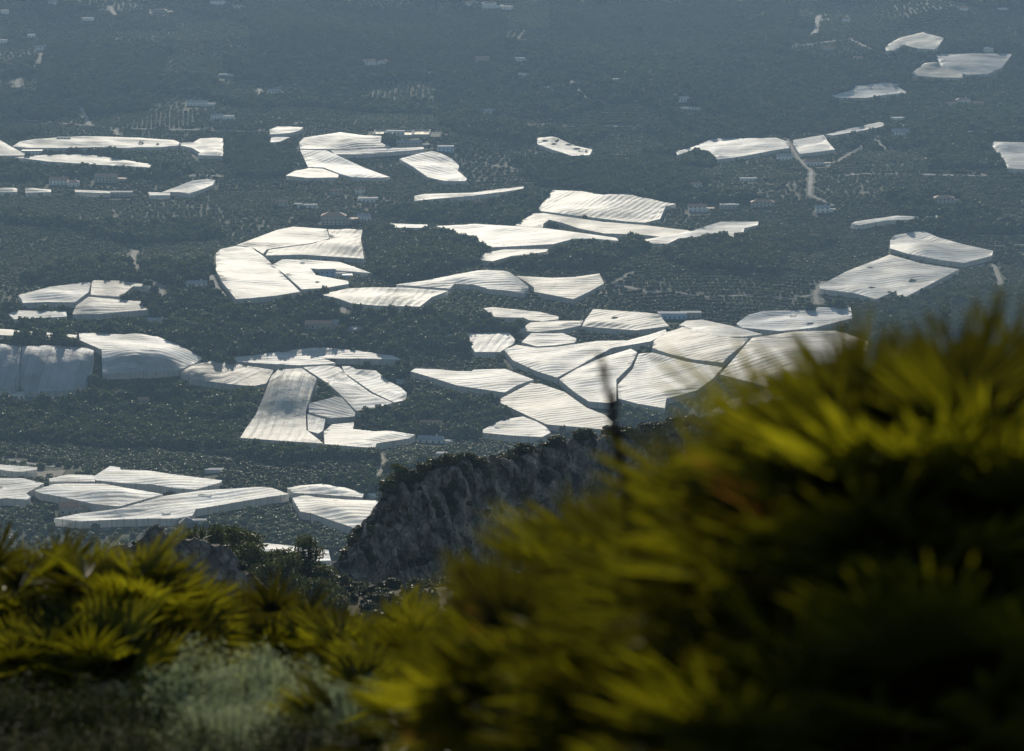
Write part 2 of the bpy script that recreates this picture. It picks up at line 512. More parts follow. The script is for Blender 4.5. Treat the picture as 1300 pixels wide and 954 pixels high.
ZZ = np.maximum(ZZ, low)
N1 = fbm(XX / 2.6, YY / 2.6, ZZ / 3.8, 5, 0.55); N2 = fbm(XX / 2.4 + 31, YY / 2.4, ZZ / 5, 5, 0.55); N3 = fbm(XX / 1.5, YY / 1.5 + 40, ZZ / 1.5, 4, 0.6)
RG = 1 - np.abs(fbm(XX / 5, YY / 7, ZZ / 9, 4, .5)); V = np.stack([XX + 1.3 * N1, YY + 1.6 * N2 - 2.2 * RG * (ZZ > low + 1), ZZ + 0.6 * N3], -1)
o = add('rocky_spur', mesh_np('rocky_spur', V.reshape(-1, 3), grid_faces(*XX.shape), M['rock'], False))
tag(o, kind='structure')

# smaller rock outcrop on the left
opx = [(120, 700, 296), (165, 690, 297), (185, 668, 297.5), (203, 664, 298), (222, 680, 299), (250, 683, 300), (285, 694, 301), (308, 712, 302), (325, 735, 303), (345, 760, 303), (365, 790, 304)]
OP = np.array([at(*c) for c in opx])
def outcrop(x, y):
    cz = np.interp(x, OP[:, 0], OP[:, 2] - 0.3); cy = np.interp(x, OP[:, 0], OP[:, 1])
    d = y - cy
    return cz - 1.5 * np.clip(-d, 0, None) - 0.8 * np.clip(d, 0, None)
x = np.arange(OP[0, 0], OP[-1, 0] + 1, 0.13); y = np.arange(285, 318, 0.16)
XX, YY = np.meshgrid(x, y); ZZ = np.maximum(outcrop(XX, YY), -100)
N1 = fbm(XX / 1.6, YY / 1.6, ZZ / 2.0, 5, 0.55); N2 = fbm(XX / 1.5 + 31, YY / 1.5, ZZ / 2, 5, 0.55)
V = np.stack([XX + 0.6 * N1, YY + 0.8 * N2, ZZ + 0.4 * N2], -1)
o = add('rock_outcrop', mesh_np('rock_outcrop', V.reshape(-1, 3), grid_faces(*XX.shape), M['rock'], False))
tag(o, kind='structure')

# ------------------------------------------------------------------ netting canopies
WN = (0.95, 0.94, 0.89)   # whitest net tone, raised for the lower left group
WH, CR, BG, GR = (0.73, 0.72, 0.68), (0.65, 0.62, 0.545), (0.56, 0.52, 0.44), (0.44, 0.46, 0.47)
NETS = []
def N_(label, tone, ang, pts, holes=(), h=4.3): NETS.append((label, tone, ang, pts, holes, h))
NETPOLY = []
def build_net(label, tone, ang, pts, holes, h):
    dp = densify(pts, 5.0)
    A = hit([p[0] for p in dp], [p[1] for p in dp], h)
    P2 = [Vector((a[0], a[1])) for a in A]
    poly = [(a[0], a[1]) for a in A]
    NETPOLY.append(poly)
    cx, cy = np.mean(A[:, 0]), np.mean(A[:, 1])
    hl = []
    for hp in holes:
        q = hit([p[0] for p in hp], [p[1] for p in hp], h)
        hl.append([(a[0], a[1]) for a in q])
    step = 3.2 if cy < 2300 else 4.5
    gx = np.arange(A[:, 0].min() + 1, A[:, 0].max(), step); gy = np.arange(A[:, 1].min() + 1, A[:, 1].max(), step * 1.3)
    GX, GY = np.meshgrid(gx, gy); GX = GX.ravel() + rng.uniform(-.5, .5, GX.size); GY = GY.ravel() + rng.uniform(-.5, .5, GY.size)
    m = inside(GX, GY, poly)
    allp = list(P2); edges = [(i, (i + 1) % len(P2)) for i in range(len(P2))]
    for q in hl:
        n = len(allp); allp += [Vector(a) for a in q]; edges += [(n + i, n + (i + 1) % len(q)) for i in range(len(q))]
    allp += [Vector((a, b)) for a, b in zip(GX[m], GY[m])]
    vs, es, fs, ov, oe, of = delaunay_2d_cdt(allp, edges, [], 0, 0.02)
    VX = np.array([v[0] for v in vs]); VY = np.array([v[1] for v in vs])
    F = np.array([f for f in fs if len(f) == 3])
    fx = VX[F].mean(1); fy = VY[F].mean(1)
    keep = inside(fx, fy, poly)
    for q in hl: keep &= ~inside(fx, fy, q)
    F = F[keep]
    area2 = (VX[F[:, 1]] - VX[F[:, 0]]) * (VY[F[:, 2]] - VY[F[:, 0]]) - (VX[F[:, 2]] - VX[F[:, 0]]) * (VY[F[:, 1]] - VY[F[:, 0]])
    F[area2 < 0] = F[area2 < 0][:, ::-1]
    ca, sa = math.cos(R(ang)), math.sin(R(ang))
    u = (VX - cx) * ca + (VY - cy) * sa; v = -(VX - cx) * sa + (VY - cy) * ca
    VZ = H(VX, VY) + h
    edge = np.zeros(len(VX), bool)
    A2 = np.array(poly)
    dmin = np.full(len(VX), 1e9)
    for a in A2: dmin = np.minimum(dmin, np.hypot(VX - a[0], VY - a[1]))
    k = sstep(1.0, 12, dmin)
    VZ = VZ + k * (0.35 * fbm(u / 45, v / 12, 5, 3) + 2.4 * fbm(u / 50 + cx, v / 45, 9, 2) + 0.28 * np.abs(((v / 6.0) % 1) - 0.5))
    root = empty('net_canopy', (cx, cy, float(H(cx, cy))))
    tag(root, label, 'netting canopy', 'shade netting canopies over the orchards')
    used = np.unique(F); remap = -np.ones(len(VX), int); remap[used] = np.arange(len(used))
    V = np.stack([VX - cx, VY - cy, VZ - float(H(cx, cy))], 1)
    me = mesh_np('net_roof', V[used], remap[F], M['net'], True)
    uvl = me.uv_layers.new(name='metres')
    li = np.zeros(len(me.loops), np.int32); me.loops.foreach_get('vertex_index', li)
    off = random.uniform(0, 500)
    UVv = np.stack([u[used] + off, v[used] + off * 0.37], 1)
    uvl.data.foreach_set('uv', UVv[li].astype(np.float32).ravel())
    ro = add('net_roof', me, root); ro.color = (*tone, 1)
    # hanging side
    sv, sf = [], []
    zc = float(H(cx, cy))
    outl = [(poly, 1)] + [(q, -1) for q in hl]
    for pl, sg in outl:
        n0 = len(sv); n = len(pl)
        for i, (a, b) in enumerate(pl):
            pa, pb = pl[i - 1], pl[(i + 1) % n]
            g = H(a, b)
            nx, ny = pb[1] - pa[1], -(pb[0] - pa[0]); l = math.hypot(nx, ny) or 1
            fl = 0.0
            sv.append((a - cx, b - cy, g + h - zc)); sv.append((a - cx + random.uniform(-.15, .15), b - cy + random.uniform(-.15, .15), g + (0.0 if sg > 0 else h * 0.6) - 0.2 - zc))
        for i in range(n):
            j = (i + 1) % n
            sf.append((n0 + 2 * i, n0 + 2 * j, n0 + 2 * j + 1, n0 + 2 * i + 1))
    add('side_net', mesh_np('side_net', sv, sf, M['side']), root)
    # posts that stick out where the cables are anchored, along the outline
    mb = MB()
    for i in range(0, len(poly), 3):
        a, b = poly[i]; g = float(H(a, b))
        mb.box(a - cx - .09, a - cx + .09, b - cy - .09, b - cy + .09, g - 1 - zc, g + h + 0.5 - zc)
    add('support_posts', mb.mesh('support_posts', M['bark']), root)['kind'] = 'stuff'

def dot(x, y, w, hgt, sk=0):   # small opening in a net
    return [(x - w, y + hgt * .4), (x - w * .5 + sk, y - hgt), (x + w, y - hgt * .6), (x + w * .8, y + hgt * .5), (x - w * .2, y + hgt)]

N_('pale cream canopy with a sloping end cut off by the left edge, highest one there', CR, 5, [(-40,172),(0,178),(15,187),(33,196),(33,197.5),(-40,198)])
N_('long wavy cream canopy strip running across the upper left with two dark trees in front', CR, 3, [(16,186),(25,180),(43,177),(71,175),(89,174),(114,173),(175,175),(188,176),(221,178),(228,181),(226,185),(203,187),(175,187),(163,188),(122,187),(76,188),(38,188)])
N_('small cream canopy with a flared square right end left of the dark upper grove', CR, 60, [(228,181.5),(245,181),(254,176),(273,175),(285,176),(283,188),(285,198),(251,197),(254,194),(244,188),(230,185)])
N_('thin cream wedge canopy tapering to the right below the long wavy upper left strip', CR, 3, [(20,200),(55,197),(110,196),(150,202),(195,209),(195,213),(120,209),(60,205)])
N_('low thin white strip canopy at the left edge below the upper wedge canopies', CR, 0, [(-30,239),(22,240),(22,244),(-30,244)])
N_('low thin white strip canopy just right of the one touching the left edge', CR, 0, [(32,239),(65,241),(65,244),(32,245)])
N_('very thin broken white strip canopy leading right past the small farm ruins', CR, 0, [(95,241),(140,243),(140,245.5),(95,244)])
N_('short white sliver canopy at the foot of the little humped canopy', WH, 0, [(188,244),(216,245),(216,248),(190,248)])
N_('small humped white canopy peaking above the pale sliver in the upper left', WH, 35, [(206,244),(225,237),(245,229),(262,228),(273,229),(270,235),(255,241),(240,246),(228,244)])
N_('small bright cream canopy behind the large upper canopy, beside its line of sheds', CR, 0, [(342,165),(352,161),(370,161),(385,162),(380,166),(368,169),(343,171)])
N_('tiny broken white canopy between dark trees left of the large upper cream canopy', WH, 0, [(340,176),(350,174),(368,174.5),(355,180),(343,181)])
N_('large cream canopy with a rounded left end, back one of the upper central cluster', CR, 12, [(380,181),(386,175),(432,168),(462,172),(485,173),(483,181),(495,186),(462,188),(427,189.5),(381,189)])
N_('slim grey canopy at the foot of the small dark tree block in the upper centre', GR, 0, [(420,191),(470,189),(538,187),(538,190),(500,193),(460,196),(425,196)])
N_('white swooping triangular canopy that narrows to the right in the upper centre', WH, 60, [(381,190.5),(414,191),(434,200),(462,213),(495,225),(472,226),(447,225),(432,221),(411,213),(391,212)])
N_('low cream canopy tucked under the left foot of the swooping triangular canopy', CR, 5, [(363,223),(375,217),(394,213.5),(410,214.5),(430,222),(429,225.5),(390,226)])
N_('white leaf shaped canopy slanting down right beside the swooping triangular one', WH, -50, [(507,202),(536,194),(548,192),(560,195),(574,202),(583,211),(581,217),(593,227),(591,230),(564,230),(543,225),(523,211)])
N_('small cream canopy torn by many dark gaps standing alone in the upper middle', CR, -35, [(682,176),(703,173),(729,185),(752,190),(749,197),(726,198),(701,190),(682,183)],
   [dot(692,181.5,4,1.2,1), dot(707,180,3,2.6,3), dot(703,184.5,4,1.4,2), dot(722,184.5,5,1.3), dot(732,189,5,1.3,1), dot(737,192,4,1.0), dot(744,191.5,2,1.6,1)])
N_('wide white canopy with tree shadow, left of the forked track in the upper right', WH, 0, [(856,193),(879,187),(905,176),(970,175.5),(985,175),(1001,180),(1002,188),(985,190.5),(940,199),(908,203),(898,192),(880,191),(860,197)])
N_('white canopy with a stepped right end, right of the forked track in the upper right', WH, 0, [(1007,178),(1046,171.5),(1051,180),(1060,190),(1038,193),(1015,195.5),(1007,183)])
N_('narrow white arm of netting rising right towards the pale hillside houses', WH, 20, [(1048,171),(1080,163),(1117,155),(1125,157),(1119,161),(1085,167.5),(1057,172)])
N_('bright white canopy with a notched top alone on the right slope above the houses', WH, 5, [(1055,121),(1084,114),(1086,109),(1123,105),(1144,107),(1140,110),(1153,118),(1127,120),(1099,124.5),(1057,124)],
   [dot(1086,116,2.2,.7), dot(1125,117,2.2,.7)])
N_('highest cream canopy with an arched left side on the top right slope', CR, 60, [(1123,61),(1130,55),(1143,48),(1172,41),(1177,43),(1198,48),(1189,63),(1164,61.5),(1148,57),(1135,64),(1125,65)])
N_('beige rounded canopy with a pointed left tip below the highest canopy', BG, 10, [(1154,95),(1169,84),(1177,80),(1190,79),(1193,86),(1222,93),(1222,99),(1185,98)])
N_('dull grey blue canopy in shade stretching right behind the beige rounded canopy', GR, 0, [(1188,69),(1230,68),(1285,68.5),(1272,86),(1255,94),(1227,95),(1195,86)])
N_('white striped canopy cut off by the right picture edge beside dark trees', WH, 0, [(1258,180),(1345,182),(1345,217),(1279,214),(1274,201),(1263,195)])
N_('slender cream ribbon canopy rising to the right, alone in the upper centre', CR, 5, [(526,249),(538,246.5),(599,245),(640,239.5),(665,237),(664,239.5),(640,243.5),(600,248.5),(560,252),(526,255)])
N_('broad crumpled canopy with a shaded left end, behind the long beige ribbon', CR, 70, [(684,264),(702,241.5),(739,243),(762,247),(799,246),(843,257),(858,259),(845,262),(838,278),(818,283),(792,281),(741,275),(686,268)])
N_('long beige ribbon canopy curling over a hump at its left end', BG, -8, [(653,286),(678,271),(691,271),(724,276),(767,282),(818,286),(876,293),(863,299),(843,301.5),(815,298),(767,296.5),(734,290),(714,283),(697,279),(690,284),(689,289),(665,288)])
N_('white canopy with a ragged wavy top edge running right into dark trees at centre right', WH, 10, [(815,305),(876,294),(894,288),(914,282),(963,281.5),(962,286),(945,290),(943,299),(927,302.5),(917,297),(889,300),(861,303),(848,309.5),(820,309)])
N_('long pale blue white canopy with a pointed right end beside the dark central grove', WH, 0, [(554,287),(604,285.5),(640,286.5),(688,289.5),(716,293),(782,302),(786,306),(754,303),(729,303),(703,310),(650,313),(625,314),(599,303),(574,294)])
N_('slim white canopy poking out behind the top left of the dark central grove', WH, 0, [(496,284),(543,285.5),(541,289.5),(498,289)])
N_('small flat cream canopy at the right foot of the dark central grove', CR, 5, [(608,330),(613,321.5),(640,317),(696,316.5),(694,319.5),(672,323),(650,325),(625,332)])
N_('large silvery canopy with a round left edge, outermost of the circular group', (0.55,0.55,0.52), 5, [(274,322),(280,316.5),(299,312.5),(319,315),(334,325),(352,342),(381,370.5),(350,375.5),(320,378.5),(299.5,380),(282,358),(274,343)])
N_('beige and grey curved canopy along the back of the circular group', (0.46,0.44,0.40), 15, [(300,311.5),(320,304),(352,292),(372,288),(415,291),(418,303),(395,309),(360,313.5),(339,316.5),(334,322.5),(320,314)])
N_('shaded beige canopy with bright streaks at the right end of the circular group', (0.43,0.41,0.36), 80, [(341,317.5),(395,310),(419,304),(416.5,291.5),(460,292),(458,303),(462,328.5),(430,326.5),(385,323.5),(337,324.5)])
N_('grey inner canopy wrapping round small blue sheds within the circular group', (0.60,0.60,0.57), -5, [(345,337),(358,329.5),(396,330),(432,333),(472,347),(442,344.5),(394,341),(401,349.5),(442,357),(443,360.5),(414,365.5),(383,367.5),(361,348)],
   [dot(384,333,3,.8), dot(403,358.5,3,.8)])
N_('long cream canopy with vertical pleats below the circular group', CR, 80, [(406,374),(442,366.5),(472,365),(518,365.5),(569,369.5),(548,377.5),(533,389.5),(477,388),(447,385.5),(429,379)])
N_('white canopy rising to a rounded hump, in front of the dark central grove', WH, 10, [(503,361.5),(536,357),(574,349.5),(607,343.5),(640,344),(647,346),(660,355),(671,365),(665,372.5),(640,368.5),(622,367.5),(602,361.5),(577,360.5),(571,366.5),(548,365)])
N_('beige shield shaped canopy pointing down, right of the humped white canopy', BG, -10, [(655,350.5),(701,353),(729,352),(761,347.5),(767,360),(747,371),(728,380),(678,370.5),(678,365.5),(669,358.5)])
N_('white wedge canopy at the back left of the four part group on the left', WH, 15, [(23,375),(63,364.5),(112,358),(115.2,360),(112.5,371),(95,384),(61,383.5),(29,385),(27,380)])
N_('beige canopy with a cut out right corner, back right of the four part left group', BG, 0, [(116.5,359),(119,356),(162,357),(203,365.5),(169,363.5),(153,377),(115,374.5)])
N_('cream pointed canopy in the front right of the four part left group', CR, -5, [(92,399),(96,389),(112,377),(157,381),(183,383),(175,387.5),(194,393),(127,398.5)])
N_('short ragged white canopy alone in front of the four part left group', WH, 0, [(10,398.5),(23,394.5),(84,395.5),(85,402),(18,405.5)])
N_('thin beige canopy band along the crest above the draped slope nets at far left', BG, 0, [(-30,417),(0,418),(51,421),(98,425.5),(96,429),(76,428.5),(0,425.5),(-30,425)])
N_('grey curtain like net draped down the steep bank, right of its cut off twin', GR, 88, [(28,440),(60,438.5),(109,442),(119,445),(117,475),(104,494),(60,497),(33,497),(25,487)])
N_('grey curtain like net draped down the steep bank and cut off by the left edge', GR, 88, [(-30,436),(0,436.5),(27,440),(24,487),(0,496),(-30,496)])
N_('big patched grey canopy bending over the end of the steep bank', (0.66, 0.67, 0.66), 5, [(100,422.5),(134,423.5),(200,427.5),(228,438.5),(256,454),(250,460),(228,470),(213,471),(188,473),(160,474),(130,474),(129,444),(101,432)])
N_('striped beige canopy with a domed left end, in front of the patched grey one', BG, 65, [(229,473),(244,463.5),(269,458.5),(306,463),(347,470),(343,478),(338,487),(320,490.5),(290,487.5),(244,481.5)])
N_('long bright white arched canopy across the left centre above the tent like group', WH, 10, [(297,453.5),(320,451.5),(366,444.5),(406,441),(447,444.5),(498,451.5),(509,456.5),(480,456),(455,455.5),(410,455),(426,461),(414,462.5),(380,464),(330,461.5),(300,459)])
N_('big silver canopy spilling forward like a tent to a wide bright foot', CR, 88, [(344,478),(353,469.5),(383,467.5),(402,481),(398,492),(392,510),(388,522),(389,546),(408,561),(410,563),(360,560),(305,556),(311,546),(325,526),(336,500)])
N_('smooth grey wing canopy sloping right, directly beside the tent like silver canopy', (0.68, 0.69, 0.68), 60, [(385,466.5),(416,464),(431,466.5),(442,478.5),(471,499.5),(498,511.5),(482,517),(452,521.5),(432,501),(415,486)])
N_('rounded grey green canopy at the outer right of the tent like group', (0.66, 0.69, 0.68), 55, [(434,465),(444,465),(452,469),(477,470.5),(493,484),(508,491.5),(516,498.5),(515.5,508),(500,511),(473,498),(438,474)])
N_('grey triangular canopy between the wing canopy and the bright foot of the tent', GR, 20, [(392,512.5),(427,503.5),(434,505),(451,524),(450,529),(420,531),(392,524)])
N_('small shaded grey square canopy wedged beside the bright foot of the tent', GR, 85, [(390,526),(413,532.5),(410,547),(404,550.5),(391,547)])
N_('brilliant white winding canopy stretching right from the foot of the tent', WH, 0, [(411,548),(421.5,539),(449.5,536.5),(448,545),(477,547.5),(498,547.5),(527,552),(520,556.5),(478,563),(476,569),(412,564)])
N_('small cream hooked canopy at the top of the big cluster right of centre', CR, -5, [(614,391.5),(626,390),(687,396.5),(709,402),(709,405.5),(689,408),(671,406.5),(665,403.5),(641,403),(628,402.5)])
N_('cream band canopy joined below the small hooked one in the right central cluster', CR, 5, [(657,419.5),(674,409.5),(707,407.5),(741,407.5),(737,413.5),(712,418.5),(682,421.5)])
N_('cream canopy with a dark square gap at the top right of the central cluster', CR, 35, [(742.5,407),(753,392.5),(819,397),(839,399.5),(841,405),(849,414),(808,419.5),(793,418.5),(758,416),(739,414.5)],
   [dot(780,405.5,5,1.7,1)])
N_('bright white canopy with five sides at the left end of the central cluster', WH, 80, [(589,423.5),(646,422.5),(654,431.5),(651,437),(635,447),(603,447),(595,437.5)])
N_('white hip shaped canopy in the middle hollow of the central cluster', WH, 0, [(662,434.5),(674,423.5),(714.5,423),(732,430),(730,435),(704,438.5),(681,440)])
N_('large smooth white boomerang canopy in the middle of the central cluster', WH, 20, [(640,444.5),(656,438),(681,442),(707,440.5),(758,433),(796,432.5),(825,425),(845,418.5),(846.5,422.5),(826,433.5),(803,437.5),(778,441.5),(758,451.5),(732,466.5),(707,479.5),(681.5,471.5),(651,457.5)])
N_('white canopy with a rounded apex and seam, crossed by the blurred dry stalk', WH, 15, [(710,482),(732,468.5),(763,454.5),(801,443),(809,447.5),(801,464),(782.5,482),(782.5,509.5),(775,512),(747.5,510),(730,498.5)])
N_('broad bright white canopy with fine diagonal stripes right of the blurred dry stalk', WH, 15, [(811,449),(829,448),(872,459.5),(910,465.5),(917,467),(906,480),(885,495.5),(846,506),(844,518.5),(808.5,512.5),(785,506),(784,489),(803,469)])
N_('beige striped canopy on the shoulder above the broad bright white one', BG, 28, [(828,442),(830,433),(841,423.5),(868,415.5),(895,423),(935,429.5),(950,429.5),(943,438.5),(925,452),(917,460.5),(880,456.5),(850,449.5)])
N_('narrow arched grey rim canopy curving behind the beige striped canopy', (0.7, 0.69, 0.65), 10, [(862,413),(871,407.5),(891,406),(927,413.5),(960,422.5),(968,424.5),(945,427.5),(914,428),(879,418.5),(868,414)])
N_('largest beige canopy with diagonal stripes, partly hidden by the foreground palms', BG, 42, [(914,475.5),(926,462),(946,438.5),(956,429),(1009,421),(1064,420),(1103,433.5),(1103,441),(1087,454),(1074,474),(1042,490),(1022,502),(977,492),(945,483.5)])
N_('small white canopy low behind the foreground palm tips on the right', WH, 20, [(903,522.5),(922,510),(974,494),(1020,504),(1009,509.5),(977,527.5),(945,526),(919,526)])
N_('smoky grey canopy with two small dark gaps behind the largest beige one', (0.66, 0.69, 0.71), 5, [(935,411),(949.5,400),(970,395),(1035,394),(1038,390.5),(1080,390.5),(1082,404),(1035,416),(1009,419),(990,420.5),(941,416)],
   [dot(1007,399.5,4,1.2), dot(1028,411,5,1.6)])
N_('long white fish shaped canopy lying apart to the left of the central cluster', WH, 5, [(521,471.5),(528,467.5),(556,469),(580,471.5),(599,471.5),(601,469.5),(641,468.5),(677.5,482),(656,489.5),(641,498.5),(600,492.5),(580,489.5),(555,481.5)])
N_('cream ribbed canopy slanting down to the ridge below the boomerang canopy', CR, 20, [(634,507),(674,486.5),(687,487.5),(717,498),(745,518),(768,527),(778,535.5),(775.5,546.5),(742.5,543),(694,539),(669,527.5),(636,512)])
N_('small white teardrop canopy with one dark gap, lowest of the central cluster', WH, 10, [(612.5,546),(638,533),(664,529),(681.5,535.5),(694,543),(699,549.5),(688,555),(648.5,553),(613,549.5)],
   [dot(631,543,4,.9)])
N_('white folded canopy like an open book at the back of the right hand pair', WH, 40, [(1130,305),(1135,299),(1164,293.5),(1174,294),(1190,301),(1221.5,310),(1261,318.5),(1259,325),(1224,334),(1195,330.5),(1151,322),(1130,315.5)])
N_('flat white canopy with three dark gaps at the front of the right hand pair', WH, 28, [(1040,363),(1075,344.5),(1130,323.5),(1169,334.5),(1217.5,342),(1151,376.5),(1139,376),(1138,369),(1112,380),(1085.5,372.5),(1041,367)],
   [dot(1104,340.5,4.5,1.4,1), dot(1158,357,5.5,1.8,1), dot(1106.5,366,5.5,2.2,2)])
N_('low thin white canopy floating above the folded canopy on the right', WH, 5, [(1080,284.5),(1085.5,281.5),(1138,274),(1166.5,275),(1164,278.5),(1122,280.5),(1091,286)])
N_('tiny white sliver canopy right of the low thin one on the right slope', WH, 0, [(1176,274.5),(1190,273.5),(1190,276.5),(1177,277.5)])
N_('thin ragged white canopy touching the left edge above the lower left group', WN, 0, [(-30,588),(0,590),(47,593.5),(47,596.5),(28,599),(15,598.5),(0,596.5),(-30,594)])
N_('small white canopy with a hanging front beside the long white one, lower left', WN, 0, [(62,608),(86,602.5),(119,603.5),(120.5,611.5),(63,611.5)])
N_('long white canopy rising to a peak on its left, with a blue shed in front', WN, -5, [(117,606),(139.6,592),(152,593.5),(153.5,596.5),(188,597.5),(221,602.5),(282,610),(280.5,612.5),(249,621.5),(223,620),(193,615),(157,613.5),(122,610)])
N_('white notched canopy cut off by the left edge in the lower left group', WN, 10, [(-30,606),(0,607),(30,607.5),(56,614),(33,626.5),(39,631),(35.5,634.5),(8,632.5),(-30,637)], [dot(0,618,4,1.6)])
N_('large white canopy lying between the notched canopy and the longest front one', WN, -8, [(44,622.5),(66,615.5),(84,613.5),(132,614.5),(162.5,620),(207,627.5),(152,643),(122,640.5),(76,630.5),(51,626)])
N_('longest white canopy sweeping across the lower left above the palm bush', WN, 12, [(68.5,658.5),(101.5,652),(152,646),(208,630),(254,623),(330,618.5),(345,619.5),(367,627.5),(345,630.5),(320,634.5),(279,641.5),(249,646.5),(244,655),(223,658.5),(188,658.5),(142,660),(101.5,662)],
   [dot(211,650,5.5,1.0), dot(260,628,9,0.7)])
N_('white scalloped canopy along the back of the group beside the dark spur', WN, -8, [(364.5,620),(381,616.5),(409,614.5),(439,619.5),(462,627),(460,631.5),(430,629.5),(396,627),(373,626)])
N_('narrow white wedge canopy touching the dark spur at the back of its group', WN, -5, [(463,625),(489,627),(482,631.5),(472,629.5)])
N_('big creamy white canopy with stepped seams running in behind the dark spur', (0.92, 0.88, 0.80), -12, [(371,632.5),(388,628.5),(401,631.5),(440,634.5),(495,636),(500,660),(458,673),(429,663.5),(394,651.5),(381,649.5)],
   [dot(426,637.5,4,.7)])
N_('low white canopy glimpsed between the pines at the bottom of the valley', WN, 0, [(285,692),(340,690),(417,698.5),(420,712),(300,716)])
for n in NETS: build_net(*n)

# ------------------------------------------------------------------ tracks, roads
ROADS = []
def road(name, pts, wid, mat):
    d = []
    for a, b in zip(pts[:-1], pts[1:]):
        k = max(1, int(math.hypot(b[0] - a[0], b[1] - a[1]) / 4))
        d += [(a[0] + (b[0] - a[0]) * i / k, a[1] + (b[1] - a[1]) * i / k) for i in range(k)]
    d.append(pts[-1])
    A = hit([p[0] for p in d], [p[1] for p in d], 0.2)
    # resample and smooth in plan
    for _ in range(3):
        A[1:-1, :2] = (A[:-2, :2] + 2 * A[1:-1, :2] + A[2:, :2]) / 4
    P = []
    for a, b in zip(A[:-1], A[1:]):
        k = max(1, int(np.hypot(*(b - a)[:2]) / 5))
        for i in range(k): P.append(a + (b - a) * i / k)
    P.append(A[-1]); P = np.array(P)
    T = np.gradient(P[:, :2], axis=0); T /= np.maximum(np.hypot(T[:, 0], T[:, 1]), 1e-6)[:, None]
    Nn = np.stack([-T[:, 1], T[:, 0]], 1)
    V, F = [], []
    for i in range(len(P)):
        for sgn in (-.5, -.17, .17, .5):
            q = P[i, :2] + Nn[i] * wid * sgn * (1 + .1 * math.sin(i * 1.7))
            V.append((q[0], q[1], float(H(q[0], q[1])) + (0.35 if abs(sgn) < .3 else 0.25)))
        if i:
            for j in range(3):
                a = (i - 1) * 4 + j; F.append((a, a + 1, a + 5, a + 4))
    o = add(name, mesh_np(name, V, F, mat, True)); tag(o, kind='structure')
    ROADS.append((P[:, :2], wid))
TR, AS = M['track'], M['asphalt']
road('dirt_track', [(172,318),(167,326),(168,336),(173,347),(190,356),(203,364),(208,374),(204,380)], 5, TR)
road('farm_road', [(185,401),(240,398),(272,395),(308,391),(340,386),(400,377)], 4, AS)
road('dirt_track', [(54,68),(50,78),(47,86),(38,92)], 6, TR)
road('dirt_track', [(27,98),(20,104),(18,108),(24,111)], 6, TR)
road('dirt_track', [(104,138),(108,146),(111,154),(114,160)], 5, TR)
road('dirt_track', [(139,7),(142,15),(146,19)], 6, TR)
road('dirt_track', [(146,165),(150,172)], 4, TR)
road('farm_road', [(965,171),(985,172),(1001,177),(1004,187),(1012,199),(1022,210),(1030,218)], 3, TR)
road('dirt_track', [(1050,212),(1065,204),(1080,195),(1097,184),(1109,177),(1117,172)], 4, TR)
road('dirt_track', [(1109,177),(1122,188),(1140,194),(1172,200),(1200,211),(1253,223)], 5, TR)
road('dirt_track', [(1253,224),(1180,222),(1100,221),(1060,223)], 9, AS)
road('dirt_track', [(1030,218),(1029,230),(1028,248)], 4, AS)
road('dirt_track', [(1195,297),(1205,290),(1215,287),(1232,286),(1230,292)], 4, TR)
road('dirt_track', [(1240,286),(1262,288),(1285,292),(1310,292)], 4, TR)
road('dirt_track', [(1197,301),(1230,299),(1270,300),(1310,300)], 3, TR)
road('dirt_track', [(1262,313),(1280,311),(1310,311)], 3, TR)
road('dirt_track', [(1232,341),(1250,336),(1263,334),(1264,343),(1270,356),(1270,368)], 4, TR)
road('dirt_track', [(1047,358),(1036,366),(1035,378),(1038,387)], 4, TR)
road('stony_path', [(779,361),(790,353),(804,345)], 5, TR)
road('stony_path', [(779,362),(800,365),(812,369),(833,373),(855,371)], 6, TR)
road('dirt_track', [(437,387),(435,398),(437,408),(441,412)], 4, TR)
road('dirt_track', [(642,449),(648,460),(655,471)], 4, TR)
road('dirt_track', [(477,569),(484,580),(489,590),(487,598),(479,606)], 3.5, TR)
road('dirt_track', [(594,402),(594,409),(600,407),(603,401)], 3, TR)
road('dirt_track', [(329,113),(333,121),(335,128)], 5, AS)
road('dirt_track', [(267,348),(270,358),(280,372),(295,384),(310,390)], 4, AS)
road('dirt_track', [(1040,20),(1036,28),(1037,35),(1033,44)], 6, AS)
road('dirt_track', [(725,103),(738,118),(745,124)], 4, AS)
road('dirt_track', [(60,124),(75,128),(95,132),(104,138)], 5, AS)
road('dirt_track', [(0,582),(20,586),(45,590),(70,593)], 5, AS)
road('dirt_track', [(100,492),(118,498),(125,506),(90,508),(40,508),(0,505)], 4, AS)
road('gravel_yard', [(-20,602.5),(20,602.5),(60,603),(80,602)], 22, TR)
road('dirt_track', [(545,3),(575,7),(610,11),(650,12)], 6, TR)

road('lane', [(30,218),(70,222),(130,219),(200,222),(280,224)], 3.5, AS)
road('lane', [(190,356),(230,372),(262,380),(300,388)], 3, TR)
road('lane', [(437,408),(470,412),(520,408),(560,412),(592,412)], 3, TR)
road('lane', [(855,371),(900,378),(960,374),(1010,380),(1040,372)], 3.5, AS)
road('lane', [(1028,248),(1060,262),(1110,262),(1180,268),(1235,262),(1310,268)], 3.5, TR)
road('lane', [(900,250),(960,246),(1028,240)], 3, TR)
road('lane', [(595,205),(650,214),(720,216),(800,212),(850,208)], 3.5, AS)
road('lane', [(0,150),(60,155),(140,163),(240,165),(335,168)], 4, AS)
road('lane', [(560,172),(620,163),(700,158),(780,160),(860,165)], 4, AS)
road('lane', [(520,543),(560,548),(600,540),(615,552)], 3, TR)
road('lane', [(130,565),(200,572),(290,583),(360,596),(480,606)], 3, TR)
